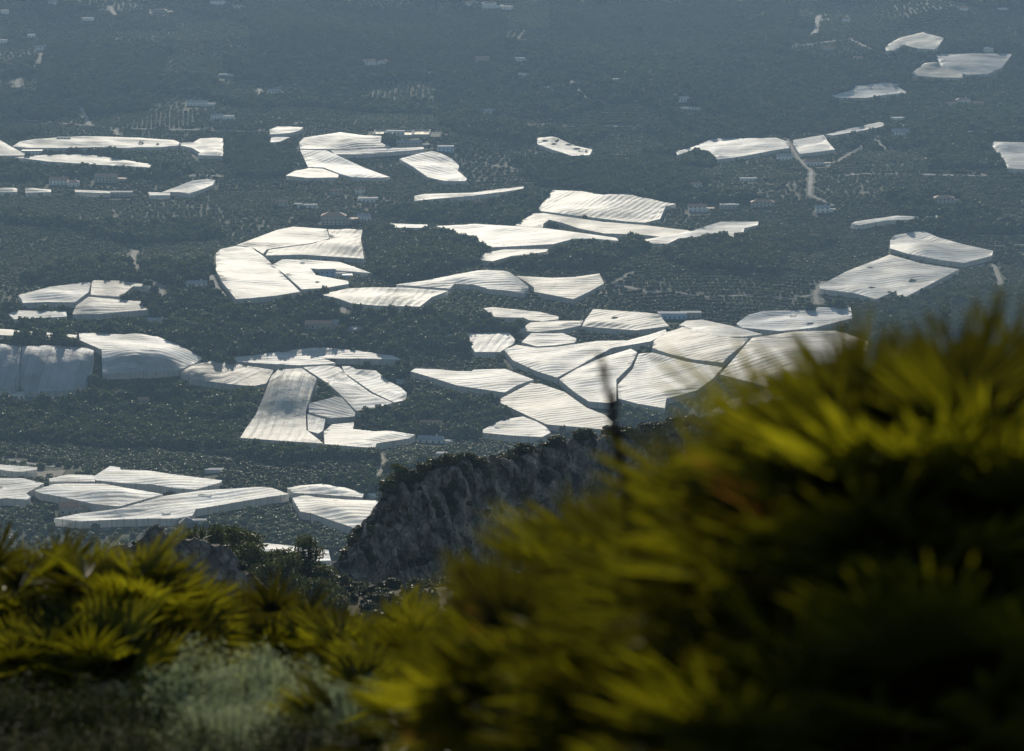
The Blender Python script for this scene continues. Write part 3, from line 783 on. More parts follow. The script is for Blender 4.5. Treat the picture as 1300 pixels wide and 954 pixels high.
road('lane', [(640,85),(700,92),(740,100),(800,92),(900,98),(1000,90)], 5, AS)
road('lane', [(1000,60),(1080,50),(1120,70),(1150,80)], 5, AS)
road('lane', [(1143,178),(1180,168),(1210,146),(1250,142)], 4, TR)

# ------------------------------------------------------------------ small buildings
HOUSES = []
def house(px, py, wd, dp, ht, roof, wallm, roofm, label, rz=0.0, name='farmhouse', cat='house', group='farm buildings scattered over the valley', annex=False):
    P = hit(px, py, 0)[0]
    x, y = P[0], P[1]
    if y > 2700: wd, dp, ht = wd * 1.25, dp * 1.2, ht * 1.3
    g = float(min(H(x + a, y + b) for a in (-wd / 2, wd / 2) for b in (-dp / 2, dp / 2)))
    r = empty(name, (x, y, g), R(rz)); tag(r, label, cat, group)
    HOUSES.append((x, y, max(wd, dp) * 0.62 + (4 if annex else 0)))
    a, b = wd / 2, dp / 2
    w = MB()
    w.box(-a, a, -b, b, -1.5, ht)
    if annex: w.box(a + .003, a + wd * .45, -b * .7, b * .8, -1.5, ht * .62)
    rs = ht + dp * 0.22
    if roof == 'gable':
        w.poly([(-a, -b, ht), (-a, b, ht), (-a, 0, rs)]); w.poly([(a, -b, ht), (a, 0, rs), (a, b, ht)])
    add('wall', w.mesh('wall', wallm), r)
    m = MB(); e = .35
    if roof == 'gable':
        t = .18
        for sg in (-1, 1):
            q = [(-a - e, sg * (b + e), ht - e * .44), (a + e, sg * (b + e), ht - e * .44), (a + e, 0, rs + .02), (-a - e, 0, rs + .02)]
            if sg > 0: q = q[::-1]
            m.poly([(x_, y_, z_ + t) for x_, y_, z_ in q]); m.poly([(x_, y_, z_) for x_, y_, z_ in q[::-1]])
            for i in range(4):
                p1, p2 = q[i], q[(i + 1) % 4]
                m.poly([p1, p2, (p2[0], p2[1], p2[2] + t), (p1[0], p1[1], p1[2] + t)])
    elif roof == 'hip':
        c = [(-a - e, -b - e, ht), (a + e, -b - e, ht), (a + e, b + e, ht), (-a - e, b + e, ht)]
        r1, r2 = (-a + b, 0, rs), (a - b, 0, rs)
        if a <= b: r1 = r2 = (0, 0, rs)
        m.poly([c[0], c[1], r2, r1]) if r1 != r2 else m.poly([c[0], c[1], r1])
        m.poly([c[1], c[2], r2]); m.poly([c[2], c[3], r1, r2]) if r1 != r2 else m.poly([c[2], c[3], r1])
        m.poly([c[3], c[0], r1]); m.poly(c[::-1])
    else:
        m.box(-a - .2, a + .2, -b - .2, b + .2, ht + .003, ht + .25)
    if annex: m.box(a + .05, a + wd * .45 + .2, -b * .7 - .2, b * .8 + .2, ht * .62 + .003, ht * .62 + .2)
    ro = add('roof', m.mesh('roof', roofm), r)
    if roof != 'flat' and wallm is M['wall']:
        ch = MB().box(a * .4, a * .4 + .7, .4, 1.1, ht, rs + 1.0); add('chimney', ch.mesh('chimney', wallm), ro)
    if ht > 2.6:
        n = max(1, int(wd / 3.6))
        fl = 2 if ht > 5 else 1
        for f in range(fl):
            for i in range(n):
                xc = -a + (i + .5) * wd / n
                if f == 0 and i == n // 2:
                    dd = MB().box(xc - .55, xc + .55, -b - .04, -b + .03, 0, 2.1); do = add('door', dd.mesh('door', M['door']), r); continue
                z0 = 1.0 + f * 2.8
                wm = MB().box(xc - .55, xc + .55, -b - .03, -b + .03, z0, z0 + 1.2)
                wo = add('window', wm.mesh('window', M['window']), r)
                fm = MB().box(xc - .7, xc + .7, -b - .12, -b + .02, z0 - .14, z0 - .003); add('sill', fm.mesh('sill', M['concrete']), wo)
    return r
W_, S_, RF, MR, DS, BW = M['wall'], M['stone_wall'], M['roof'], M['metal_roof'], M['dark_sheet'], M['blue_wall']
HL = [
 (424,284,19,12,6.5,'hip',S_,RF,'large tan stone farmhouse with a hipped roof above the circular nets',0,True),
 (1140,157,13,10,6.0,'flat',W_,MR,'square white villa at the top end of the narrow white netting arm',12,False),
 (1143,172,16,9,4.5,'gable',W_,MR,'pale blue shaded villa just below the square white villa',-8,True),
 (1208,138,9,8,5.0,'gable',W_,RF,'pale house at the left end of the hilltop house cluster on the right slope',15,False),
 (1222,133,14,9,5.0,'hip',W_,RF,'wide pale house in the middle of the hilltop cluster on the right slope',0,True),
 (1241,137,13,9,4.5,'gable',S_,RF,'greyer house at the right end of the hilltop cluster on the right slope',-12,False),
 (996,203,13,8,3.8,'gable',W_,MR,'small white house below the end of the wide shadowed canopy',0,False),
 (1034,210,15,7,3.2,'gable',W_,RF,'low farm building by the lower end of the forked track',6,True),
 (566,191,14,9,5.2,'flat',BW,MR,'pale blue box shaped building in the upper centre',0,False),
 (520,186,22,8,4.0,'gable',S_,MR,'long low grey shed beside the dark tree block, upper centre',0,True),
 (502,170,16,8,3.0,'flat',W_,MR,'low flat roofed building behind the upper reservoirs',0,False),
 (405,416,20,9,4.0,'gable',S_,RF,'low stone farmhouse beside the track below the pleated canopy',-6,True),
 (427,414,6,5,4.6,'flat',BW,MR,'narrow pale blue tower shed beside the low stone farmhouse',0,False),
 (416,352,13,8,5.2,'gable',BW,MR,'pale blue shed within the circular net group',0,False),
 (432,353,9,7,4.0,'flat',W_,MR,'small white flat shed right of the blue shed within the circular net group',0,False),
 (441,354,8,6,3.6,'flat',BW,DS,'dark roofed low shed at the end of the row within the circular net group',0,False),
 (853,404,22,9,4.6,'flat',BW,MR,'long pale blue packing shed behind the cream canopy with the square gap',0,False),
 (877,403,16,8,4.2,'flat',S_,MR,'grey packing shed standing right of the long pale blue one',0,False),
 (185,613,10.5,4,3.6,'flat',BW,BW,'blue metal container in front of the peaked long white canopy, lower left',0,False),
 (200,411,16,7,3.2,'gable',W_,MR,'white roofed open shed in the fields under the four part net group',-5,True),
 (88,651,11,8,5.0,'gable',S_,RF,'ruined grey stone farmhouse below the large lower left canopy',10,True),
 (237,667,10,10,3.2,'hip',DS,DS,'dark pyramid roofed shed at the foot of the longest front canopy',20,False),
 (254,665,7,4,2.6,'flat',W_,MR,'small white shed right of the dark pyramid roofed shed',0,False),
 (75,234,15,9,4.2,'gable',W_,RF,'pale cottage with low annex in the upper left fields',0,True),
 (93,236,10,8,3.6,'hip',W_,RF,'smaller cottage right of the annexed one in the upper left fields',15,False),
 (135,231,18,9,5.0,'gable',S_,RF,'grey stone farmhouse above the thin broken net strip',-5,True),
 (153,249,20,9,3.4,'flat',S_,MR,'flat grey farm ruin on the thin broken net strip',0,False),
 (41,197,18,8,4.0,'flat',W_,DS,'bluish farm block between the two leftmost upper canopies',0,False),
 (81,180,12,6,4.0,'flat',W_,MR,'small flat house standing behind the long wavy upper left canopy',0,False),
 (427,248,10,7,4.0,'gable',S_,RF,'tan house alone in the fields left of the slender ribbon canopy',0,False),
 (457,246,8,7,4.0,'gable',W_,RF,'pale house near the short dirt path in the upper centre',10,False),
 (467,256,16,7,3.0,'flat',W_,MR,'low long white shed in the upper centre fields',5,False),
 (358,262,9,7,4.0,'gable',S_,RF,'tan cottage on the dark slope above the circular nets',0,False),
 (379,264,6,5,3.5,'flat',W_,MR,'tiny white hut on the dark slope above the circular nets',0,False),
 (394,264,11,5,2.6,'flat',W_,MR,'low white hut right of the tiny one above the circular nets',0,False),
 (458,279,6,5,3.5,'gable',W_,MR,'white hut at the left of the bright pair near the central grove',0,False),
 (466,280,6,5,3.5,'gable',W_,MR,'white hut at the right of the bright pair near the central grove',0,False),
 (606,263,7,6,4.2,'gable',W_,RF,'pale little house under the slender ribbon canopy',0,False),
 (885,268,14,8,4.0,'gable',W_,RF,'bright cottage right of the broad crumpled canopy',0,True),
 (926,265,15,8,3.4,'flat',S_,MR,'flat beige house in the orchards far right of the crumpled canopy',0,False),
 (1044,269,11,7,4.0,'gable',W_,MR,'white house in the dark orchards above the low thin right canopy',0,True),
 (1198,258,16,9,4.5,'hip',S_,RF,'stone house among terraces on the middle right',0,True),
 (884,240,9,6,4.0,'gable',W_,RF,'pale house in the upper right orchards beside the dark bushes',0,False),
 (618,146,14,7,4.0,'gable',W_,MR,'pale roofed barn alone on the upper middle slope',0,False),
 (779,104,11,6,3.5,'flat',W_,MR,'small house on the far slope near the short pale path',0,False),
 (761,132,9,6,3.0,'flat',W_,RF,'pink white hut on the far middle slope',0,False),
 (867,129,12,7,4.2,'hip',W_,MR,'grey white house on the far slope right of centre',0,False),
 (875,139,22,4,2.4,'flat',W_,MR,'long thin greenhouse below the grey white house on the far slope',0,False),
 (612,78,15,7,4.0,'gable',S_,RF,'tan farm alone on the high dark slope',0,True),
 (662,78,14,7,4.5,'flat',W_,MR,'pale block on the high dark slope right of the tan farm',0,False),
 (661,97,13,6,3.5,'flat',W_,MR,'pale shed below the pale block on the high dark slope',0,False),
 (719,110,14,6,3.2,'flat',S_,MR,'low tan shed on the far slope, centre',0,False),
 (696,114,10,6,3.2,'flat',S_,MR,'small grey shed left of the low tan shed on the far slope',0,False),
 (469,82,14,8,4.5,'gable',W_,RF,'bluish villa left of its pair high on the dark wooded slope',0,False),
 (486,82,12,8,4.5,'hip',W_,RF,'bluish villa right of its pair high on the dark wooded slope',0,False),
 (547,95,9,6,3.2,'flat',W_,MR,'bright speck of a hut on the terraces below the wooded slope',0,False),
 (349,120,13,7,4.0,'gable',W_,MR,'pale farm above the row of clipped orchards, upper centre left',0,True),
 (419,124,7,5,3.0,'flat',W_,MR,'bright white hut above the orchards, upper centre left',0,False),
 (596,8,15,8,5,'gable',W_,RF,'first pale house of the hamlet at the top edge',0,False),
 (621,10,17,9,6,'hip',W_,RF,'tall pale house of the hamlet at the top edge',0,True),
 (643,12,14,8,4,'flat',W_,MR,'bright flat house at the right end of the top edge hamlet',0,False),
 (67,6,12,7,4,'gable',W_,MR,'pale farm near the top left corner',0,False),
 (6,17,9,6,4,'flat',W_,MR,'bright hut in the top left corner',0,False),
 (112,26,13,6,3.5,'flat',W_,MR,'bright low barn left of the top left pale track',0,False),
 (203,16,16,8,4,'hip',S_,RF,'grey farm right of the top left pale track',0,True),
 (277,5,19,8,4,'flat',W_,MR,'bright terrace of sheds at the top edge on the left',0,False),
 (302,12,14,7,4,'gable',W_,RF,'pale farm at the top edge right of the bright sheds',0,False),
 (54,64,14,7,4,'gable',W_,MR,'bluish farm above the broken pale track on the left',0,False),
 (3,54,11,6,3,'flat',W_,MR,'bright sliver of a shed at the left edge near the top',0,False),
 (40,47,8,6,3,'flat',W_,MR,'small pale hut above the broken track on the left',0,False),
 (250,134,19,7,3.6,'gable',W_,MR,'long pale farm on the upper left fields',0,True),
 (276,151,12,6,3.6,'gable',W_,MR,'bright farm left of its pair above the dark upper grove',0,False),
 (290,151,11,6,3.0,'flat',W_,MR,'bright shed right of its pair above the dark upper grove',0,False),
 (288,97,16,6,3.0,'flat',S_,MR,'tan terrace barn on the upper left slope',0,False),
 (1222,13,12,7,4,'gable',W_,RF,'small white house near the top edge far right',0,False),
 (1272,12,14,7,3,'flat',W_,MR,'bright tilted shed in the top right corner',18,False),
 (1075,28,9,6,4,'gable',W_,RF,'small pale house on the terraces at the top right',0,False),
 (1052,64,13,6,3.5,'gable',S_,RF,'grey cottage beside scrub on the top right slope',0,False),
 (1090,77,11,6,4,'hip',S_,RF,'weathered cottage left of the beige rounded canopy',0,False),
 (1253,66,13,7,5,'flat',W_,MR,'pale block peeping over the dull grey blue canopy',0,False),
 (547,562,16,7,3,'gable',W_,MR,'low white shed in the field right of the winding white canopy',-10,True),
 (562,580,7,5,2.8,'flat',W_,MR,'tiny bright hut just above the dark spur',0,False),
 (480,611,7,5,2.6,'flat',W_,MR,'white hut at the end of the little dirt track near the pine',0,False),
 (508,487,6,4,2.5,'flat',W_,MR,'tiny pale hut by the rounded grey green canopy',0,False),
 (547,542,14,8,3.0,'gable',S_,RF,'overgrown stone ruin in the orchard right of the tent canopies',0,False),
 (272,600,11,5,2.2,'flat',W_,MR,'low pale greenhouse behind the peaked canopy, lower left',0,False),
 (160,522,9,7,4.0,'gable',S_,RF,'grey stone hut in the green orchards on the left',0,False),
 (183,512,12,6,3.2,'gable',S_,RF,'grey barn right of the stone hut in the green orchards',0,False),
 (14,500,19,6,4.0,'flat',W_,MR,'pale shed row at the foot of the curtain nets on the left edge',0,False),
 (250,363,16,6,3.0,'gable',W_,MR,'white barn between the circular nets and the four part group',0,False),
 (272,403,10,5,2.6,'flat',S_,MR,'small tan shed in the field under the circular nets',0,False),
 (297,416,9,5,2.4,'flat',S_,MR,'tan hut in the dark field left of the low stone farmhouse',0,False),
 (571,429,7,4,2.4,'flat',W_,MR,'small white hut left of the five sided white canopy',0,False),
 (797,407,6,4,2.4,'gable',W_,MR,'white hut at the back of the cream canopy with the square gap',0,False),
 (28,600,1,1,1,'flat',W_,MR,None,0,False),
 (1237,170,13,7,3.2,'flat',W_,MR,'pale shed among the dark trees near the right edge',0,False),
 (950,230,14,6,2.6,'flat',W_,MR,'low white shed in orchards left of the forked track',0,False),
 (968,262,18,8,4.0,'hip',S_,RF,'stone house in the terraces right of the flat beige house',0,False),
]
for (px, py, wd, dp, ht, rf, wm, rm, lb, rz, an) in HL:
    if lb is None: continue
    nm = 'shed' if ('shed' in lb or 'hut' in lb or 'barn' in lb) else ('greenhouse' if 'greenhouse' in lb else ('container' if 'container' in lb else ('ruin' if 'ruin' in lb.split() else 'farmhouse')))
    house(px, py, wd, dp, ht, rf, wm, rm, lb, rz, nm, {'farmhouse': 'house'}.get(nm, nm), annex=an)
# flat white tarpaulin by the track, irrigation reservoirs
def reservoir(px, py, wd, dp, label):
    P = hit(px, py, 0)[0]; g = float(H(P[0], P[1])) + 0.6
    r = empty('reservoir', (P[0], P[1], g)); tag(r, label, 'reservoir', 'irrigation reservoirs with pale rims')
    HOUSES.append((P[0], P[1], max(wd, dp) * .55))
    a, b = wd / 2, dp / 2
    m = MB(); t = 1.4
    m.box(-a, a, -b, -b + t, -3, 1.6); m.box(-a, a, b - t, b, -3, 1.6); m.box(-a, -a + t, -b + t + .003, b - t - .003, -3, 1.6); m.box(a - t, a, -b + t + .003, b - t - .003, -3, 1.6)
    add('rim', m.mesh('rim', M['concrete']), r)
    add('water', MB().box(-a + t, a - t, -b + t, b - t, -3, 0.2).mesh('water', M['water']), r)
reservoir(487, 170, 22, 40, 'left one of the pale rimmed reservoirs in the upper centre')
reservoir(511, 171, 24, 45, 'middle one of the pale rimmed reservoirs in the upper centre')
reservoir(535, 170, 20, 50, 'right one of the pale rimmed reservoirs in the upper centre')
def sheet(px, py, wd, dp, label):
    P = hit(px, py, 0)[0]; g = float(H(P[0], P[1]))
    bm = MB(); bm.box(-wd / 2, wd / 2, -dp / 2, dp / 2, -1, 1.1)
    o = add('covered_cistern', bm.mesh('covered_cistern', M['metal_roof']), None, (P[0], P[1], g)); tag(o, label, 'cistern'); HOUSES.append((P[0], P[1], wd * .6))
sheet(450, 418, 12, 16, 'flat white covered cistern at the end of the short track, left of centre')

# ------------------------------------------------------------------ foliage
def flakes_mesh(centers, sizes, rg, asp=1.0):
    """random small quads -> V,F"""
    n = len(centers)
    a = rg.normal(size=(n, 3)); a /= np.linalg.norm(a, axis=1)[:, None]
    b = rg.normal(size=(n, 3)); b -= (a * b).sum(1)[:, None] * a; b /= np.linalg.norm(b, axis=1)[:, None]
    s = sizes[:, None]
    V = np.stack([centers - a * s, centers + b * s * .5 * asp, centers + a * s, centers - b * s * .5 * asp], 1).reshape(-1, 3)
    F = np.arange(4 * n).reshape(n, 4)
    return V, F

def scatter_group(name, mat, flake, nfl, lump=0.45, squash=0.85):
    """geometry nodes: uneven leafy crowns set on the points of a mesh (attributes rz, sc, tint, pick)"""
    g = bpy.data.node_groups.new(name, 'GeometryNodeTree')
    g.interface.new_socket('Geometry', in_out='INPUT', socket_type='NodeSocketGeometry')
    g.interface.new_socket('Geometry', in_out='OUTPUT', socket_type='NodeSocketGeometry')
    N, L = g.nodes, g.links
    gi, go = N.new('NodeGroupInput'), N.new('NodeGroupOutput')
    jn = N.new('GeometryNodeJoinGeometry')
    for vno in range(4):
        ic = N.new('GeometryNodeMeshIcoSphere'); ic.inputs['Radius'].default_value = 1.0; ic.inputs['Subdivisions'].default_value = 3
        nz = N.new('ShaderNodeTexNoise'); nz.inputs['Scale'].default_value = 1.7; nz.inputs['Detail'].default_value = 3
        ad = N.new('ShaderNodeVectorMath'); ad.operation = 'ADD'; ad.inputs[1].default_value = (vno * 7.3, vno * 3.1, 0)
        ps = N.new('GeometryNodeInputPosition'); L.new(ps.outputs[0], ad.inputs[0]); L.new(ad.outputs[0], nz.inputs['Vector'])
        mr = N.new('ShaderNodeMapRange'); mr.inputs[1].default_value = 0.3; mr.inputs[2].default_value = 0.7
        mr.inputs[3].default_value = 1 - lump; mr.inputs[4].default_value = 1 + lump * .6
        L.new(nz.outputs[0], mr.inputs[0])
        vm = N.new('ShaderNodeVectorMath'); vm.operation = 'MULTIPLY'; L.new(ps.outputs[0], vm.inputs[0]); L.new(mr.outputs[0], vm.inputs[1])
        sp = N.new('GeometryNodeSetPosition'); L.new(ic.outputs[0], sp.inputs['Geometry']); L.new(vm.outputs[0], sp.inputs['Position'])
        df = N.new('GeometryNodeDistributePointsOnFaces'); L.new(sp.outputs[0], df.inputs['Mesh'])
        df.inputs['Density'].default_value = nfl / 12.0; df.inputs['Seed'].default_value = vno
        ln = N.new('GeometryNodeMeshCircle'); ln.fill_type = 'NGON'; ln.inputs['Vertices'].default_value = 3; ln.inputs['Radius'].default_value = flake
        rv = N.new('FunctionNodeRandomValue'); rv.data_type = 'FLOAT_VECTOR'; rv.inputs[0].default_value = (0, 0, 0); rv.inputs[1].default_value = (6.28, 6.28, 6.28)
        ip = N.new('GeometryNodeInstanceOnPoints'); L.new(df.outputs['Points'], ip.inputs['Points']); L.new(ln.outputs[0], ip.inputs['Instance']); L.new(rv.outputs[0], ip.inputs['Rotation'])
        rl = N.new('GeometryNodeRealizeInstances'); L.new(ip.outputs[0], rl.inputs[0])
        tr0 = N.new('GeometryNodeTransform'); tr0.inputs['Scale'].default_value = (.88, .88, .88); L.new(sp.outputs[0], tr0.inputs[0])
        j2 = N.new('GeometryNodeJoinGeometry'); L.new(tr0.outputs[0], j2.inputs[0]); L.new(rl.outputs[0], j2.inputs[0])
        tr = N.new('GeometryNodeTransform'); tr.inputs['Scale'].default_value = (1, 1, squash); tr.inputs['Translation'].default_value = (0, 0, squash * .75); L.new(j2.outputs[0], tr.inputs[0])
        sm = N.new('GeometryNodeSetMaterial'); sm.inputs['Material'].default_value = mat; L.new(tr.outputs[0], sm.inputs[0])
        gt = N.new('GeometryNodeGeometryToInstance'); L.new(sm.outputs[0], gt.inputs[0])
        L.new(gt.outputs[0], jn.inputs[0])
    def attr(nm, t):
        a = N.new('GeometryNodeInputNamedAttribute'); a.data_type = t; a.inputs['Name'].default_value = nm; return a.outputs[0]
    io = N.new('GeometryNodeInstanceOnPoints')
    L.new(gi.outputs[0], io.inputs['Points']); L.new(jn.outputs[0], io.inputs['Instance'])
    io.inputs['Pick Instance'].default_value = True
    L.new(attr('pick', 'INT'), io.inputs['Instance Index'])
    cx = N.new('ShaderNodeCombineXYZ'); L.new(attr('rz', 'FLOAT'), cx.inputs[2]); L.new(cx.outputs[0], io.inputs['Rotation'])
    L.new(attr('sc', 'FLOAT_VECTOR'), io.inputs['Scale'])
    L.new(io.outputs[0], go.inputs[0])
    return g
def scatter(name, grp, P, S, tint, kind='stuff'):
    n = len(P)
    me = bpy.data.meshes.new(name); me.vertices.add(n); me.vertices.foreach_set('co', P.astype(np.float32).ravel())
    a = me.attributes.new('rz', 'FLOAT', 'POINT'); a.data.foreach_set('value', rng.uniform(0, 6.28, n).astype(np.float32))
    a = me.attributes.new('tint', 'FLOAT', 'POINT'); a.data.foreach_set('value', tint.astype(np.float32))
    a = me.attributes.new('pick', 'INT', 'POINT'); a.data.foreach_set('value', rng.integers(0, 4, n).astype(np.int32))
    a = me.attributes.new('sc', 'FLOAT_VECTOR', 'POINT'); a.data.foreach_set('vector', S.astype(np.float32).ravel())
    me.update()
    o = add(name, me); md = o.modifiers.new('scatter', 'NODES'); md.node_group = grp
    tag(o, kind=kind)
    return o
G_orch = scatter_group('leafy_crowns', M['orchard'], 0.17, 190)
G_wood = scatter_group('wood_crowns', M['orchard'], 0.13, 330, 0.55, 0.95)
G_scrub = scatter_group('scrub_tufts', M['scrub'], 0.13, 330, 0.55, 0.8)

# forbidden ground
def free(x, y, pad=2.0):
    ok = np.ones(x.shape, bool)
    low_ = rng.random(x.shape) < (0.88 if pad else 0)
    for P in NETPOLY:
        ok &= ~inside_box(x, y, P)
        for dy in (2.5, 6, 11): ok &= ~(inside_box(x, y + dy, P) & low_)
        for dx in (-2.5, 2.5): ok &= ~inside_box(x + dx, y, P)
    for hx, hy, r in HOUSES: ok &= ((x - hx) ** 2 + (y - hy) ** 2 > r * r) & ~((np.abs(x - hx) < r * .8) & (y < hy) & (y > hy - r - 18))
    for P, wd in ROADS:
        m = (x > P[:, 0].min() - 9) & (x < P[:, 0].max() + 9) & (y > P[:, 1].min() - 9) & (y < P[:, 1].max() + 9)
        if m.any():
            xi, yi = x[m], y[m]; d = np.full(xi.shape, 1e9)
            for a in P[::1]: d = np.minimum(d, (xi - a[0]) ** 2 + (yi - a[1]) ** 2)
            k = d > (wd / 2 + pad + 1.0) ** 2
            t = ok[m]; t &= k; ok[m] = t
    return ok
# in front (towards the camera) of small houses and canopies keep a low strip so that they show
# dark woods traced on the ground
WOODS = [[(463,296),(500,296),(555,298),(596,308),(612,322),(603,338),(560,352),(500,363),(472,352)],
 [(286,178),(345,180),(368,186),(372,202),(360,226),(300,227),(286,205)],
 [(1182,168),(1250,172),(1266,195),(1276,216),(1180,218)],
 [(850,312),(960,300),(1010,300),(985,350),(880,345),(845,330)],
 [(130,478),(226,474),(300,492),(322,500),(305,535),(120,520)],
 [(300,566),(480,572),(478,590),(300,592)],
 [(1100,388),(1300,370),(1300,440),(1095,420)],
 [(650,205),(850,205),(900,240),(760,244),(690,238)],
 [(865,195),(905,194),(908,215),(865,215)],
 [(30,452),(110,470),(112,500),(30,500)],
 [(0,540),(280,545),(300,575),(0,560)],
 [(960,88),(1110,70),(1110,110),(1040,140),(960,130)],
 [(60,60),(210,70),(200,115),(110,125),(50,110)],
 [(320,10),(640,20),(640,95),(320,100)],
 [(700,0),(1010,5),(1000,60),(700,70)],
 [(1100,95),(1300,100),(1300,160),(1150,150)],
 [(485,176),(505,178),(505,186),(485,186)],
 [(1000,440),(1110,440),(1110,520),(1040,500)]]
WOODP = [[(a[0], a[1]) for a in hit([p[0] for p in w_], [p[1] for p in w_], 0)] for w_ in WOODS]
CW, CH = 92.0, 120.0
def seed_of(i, j):
    h1 = vnoise(i * 13.37 + .5, j * 7.77 + .5, 3.3); h2 = vnoise(i * 5.31 + .5, j * 11.9 + .5, 8.8)
    return (i + .5 + .55 * h1) * CW, (j + .5 + .55 * h2) * CH
def nearest(x, y):
    bi, bj = np.floor(x / CW).astype(int), np.floor(y / CH).astype(int)
    best = np.full(x.shape, 1e18); oi = np.zeros(x.shape, int); oj = np.zeros(x.shape, int)
    for a in (-1, 0, 1):
        for b in (-1, 0, 1):
            sx_, sy_ = seed_of(bi + a, bj + b)
            d = (x - sx_) ** 2 + (y - sy_) ** 2
            m = d < best
            best[m] = d[m]; oi[m] = (bi + a)[m]; oj[m] = (bj + b)[m]
    return oi, oj
PT = []   # x, y, r, tint, wood
for j in range(int(1250 / CH), int(5600 / CH)):
    for i in range(int(-1250 / CW), int(1250 / CW)):
        yc = (j + .5) * CH; xc = (i + .5) * CW
        if abs(xc) > yc * 0.205 + 110: continue
        if yc > 4700 and rng.random() < 0.0: continue
        rr = random.Random(i * 1009 + j)
        q = rr.random(); wn_ = float(fbm(xc / 520, yc / 520, 4, 2)) + (0.35 if yc > 3500 else -0.1)
        th = rr.choice([0, 0, 0.15, -0.2, 0.35, 1.4, -0.5]) + rr.uniform(-.08, .08)
        if wn_ > 0.45 and q < 0.8: typ = 'wood'
        elif q < 0.70: typ = 'orch'
        elif q < 0.84: typ = 'sparse'
        else: typ = 'wood'
        if typ == 'wood': a_, b_ = 5.6, 6.2
        elif typ == 'orch': a_, b_ = rr.choice([4.4, 4.8, 5.4]), rr.choice([6.0, 6.8, 7.6])
        elif typ == 'sparse': a_, b_ = 6.2, 8.5
        else: a_, b_ = 15, 15
        if yc > 3300: a_ *= 1.12; b_ *= 1.15
        terr = yc > 2050 and typ == 'orch' and rr.random() < .8
        if terr: th = rr.uniform(-.12, .12); b_ = rr.uniform(8.5, 12.5) * (1 if yc < 2900 else 1.25); a_ = 3.7
        n = 34 if terr else 24
        u, v = np.meshgrid(np.arange(-n, n + 1) * a_, np.arange(-n, n + 1) * b_)
        u = u.ravel() + 0.0; v = v.ravel() + 0.0
        jit = {'wood': 2.6, 'orch': 0.55, 'sparse': 2.0, 'grass': 6}[typ]
        u = u + rng.uniform(-jit, jit, u.size); v = v + rng.uniform(-jit, jit, v.size)
        sx_, sy_ = seed_of(np.array([i]), np.array([j]))
        if terr: v = v + 5 * np.sin(u / 38 + rr.uniform(0, 6)) + 3 * np.sin(u / 17 + 1)
        x = sx_[0] + u * math.cos(th) - v * math.sin(th); y = sy_[0] + u * math.sin(th) + v * math.cos(th)
        m = (np.abs(x - sx_[0]) < 115) & (np.abs(y - sy_[0]) < 150) & (np.abs(x) < y * .20 + 60) & (y < 5200)
        x, y = x[m], y[m]
        if not len(x): continue
        oi, oj = nearest(x, y)
        m = (oi == i) & (oj == j) & (rng.random(len(x)) > (0.04 if typ == 'orch' else 0.12))
        x, y = x[m], y[m]
        r0 = {'wood': 3.3, 'orch': 2.35 * rr.uniform(.85, 1.12), 'sparse': 2.1, 'grass': 1.6}[typ]
        if terr: r0 *= .95
        rad = r0 * rng.uniform(.78, 1.2, len(x))
        if typ == 'wood': rad *= rng.uniform(.6, 1.5, len(x)) * (1 + .25 * fbm(x / 30, y / 60, 2, 2))
        tb = {'wood': 0.15, 'orch': rr.uniform(.0, .9), 'sparse': rr.uniform(.4, 1.0), 'grass': .7}[typ]
        ti = np.clip(tb + rng.normal(0, .17, len(x)), 0, 1)
        PT.append(np.stack([x, y, rad, ti, np.full(len(x), typ == 'wood')], 1))
PT = np.concatenate(PT)
# woods replace orchards
inw = np.zeros(len(PT), bool)
for P in WOODP: inw |= inside_box(PT[:, 0], PT[:, 1], P)
PT = PT[~inw | (PT[:, 4] > 0) | (rng.random(len(PT)) < 0.2)]
extra = []
for P in WOODP:
    A = np.array(P); ar = 0.5 * abs(np.dot(A[:, 0], np.roll(A[:, 1], 1)) - np.dot(A[:, 1], np.roll(A[:, 0], 1)))
    n = int(ar / 20)
    bx = (A[:, 0].max() - A[:, 0].min()) * (A[:, 1].max() - A[:, 1].min())
    x = rng.uniform(A[:, 0].min(), A[:, 0].max(), int(n * bx / ar)); y = rng.uniform(A[:, 1].min(), A[:, 1].max(), len(x))
    m = inside(x, y, P); x, y = x[m], y[m]
    extra.append(np.stack([x, y, rng.uniform(2.2, 4.6, len(x)), np.clip(rng.normal(.1, .1, len(x)), 0, 1), np.ones(len(x))], 1))
PT = np.concatenate([PT] + extra)
PT = PT[(PT[:, 1] > 1280) & (PT[:, 1] < 5200)]
PT = PT[free(PT[:, 0], PT[:, 1])]
big = PT[:, 2] > 2.9
blk = np.zeros(len(PT), bool)
for P in NETPOLY:
    for dy in (15, 20, 26): blk |= inside_box(PT[:, 0], PT[:, 1] + dy, P)
PT = PT[~(big & blk)]
print('valley crowns', len(PT))
Z = H(PT[:, 0], PT[:, 1])
ow = PT[:, 4] < .5
def mk(name, g, T, z, hs):
    S = np.stack([T[:, 2], T[:, 2], T[:, 2] * hs * rng.uniform(.85, 1.2, len(T))], 1)
    scatter(name, g, np.stack([T[:, 0], T[:, 1], z + .3], 1), S, T[:, 3])
mk('orchard_trees', G_orch, PT[ow], Z[ow], 0.85)
mk('woodland', G_wood, PT[~ow], Z[~ow], 1.15)

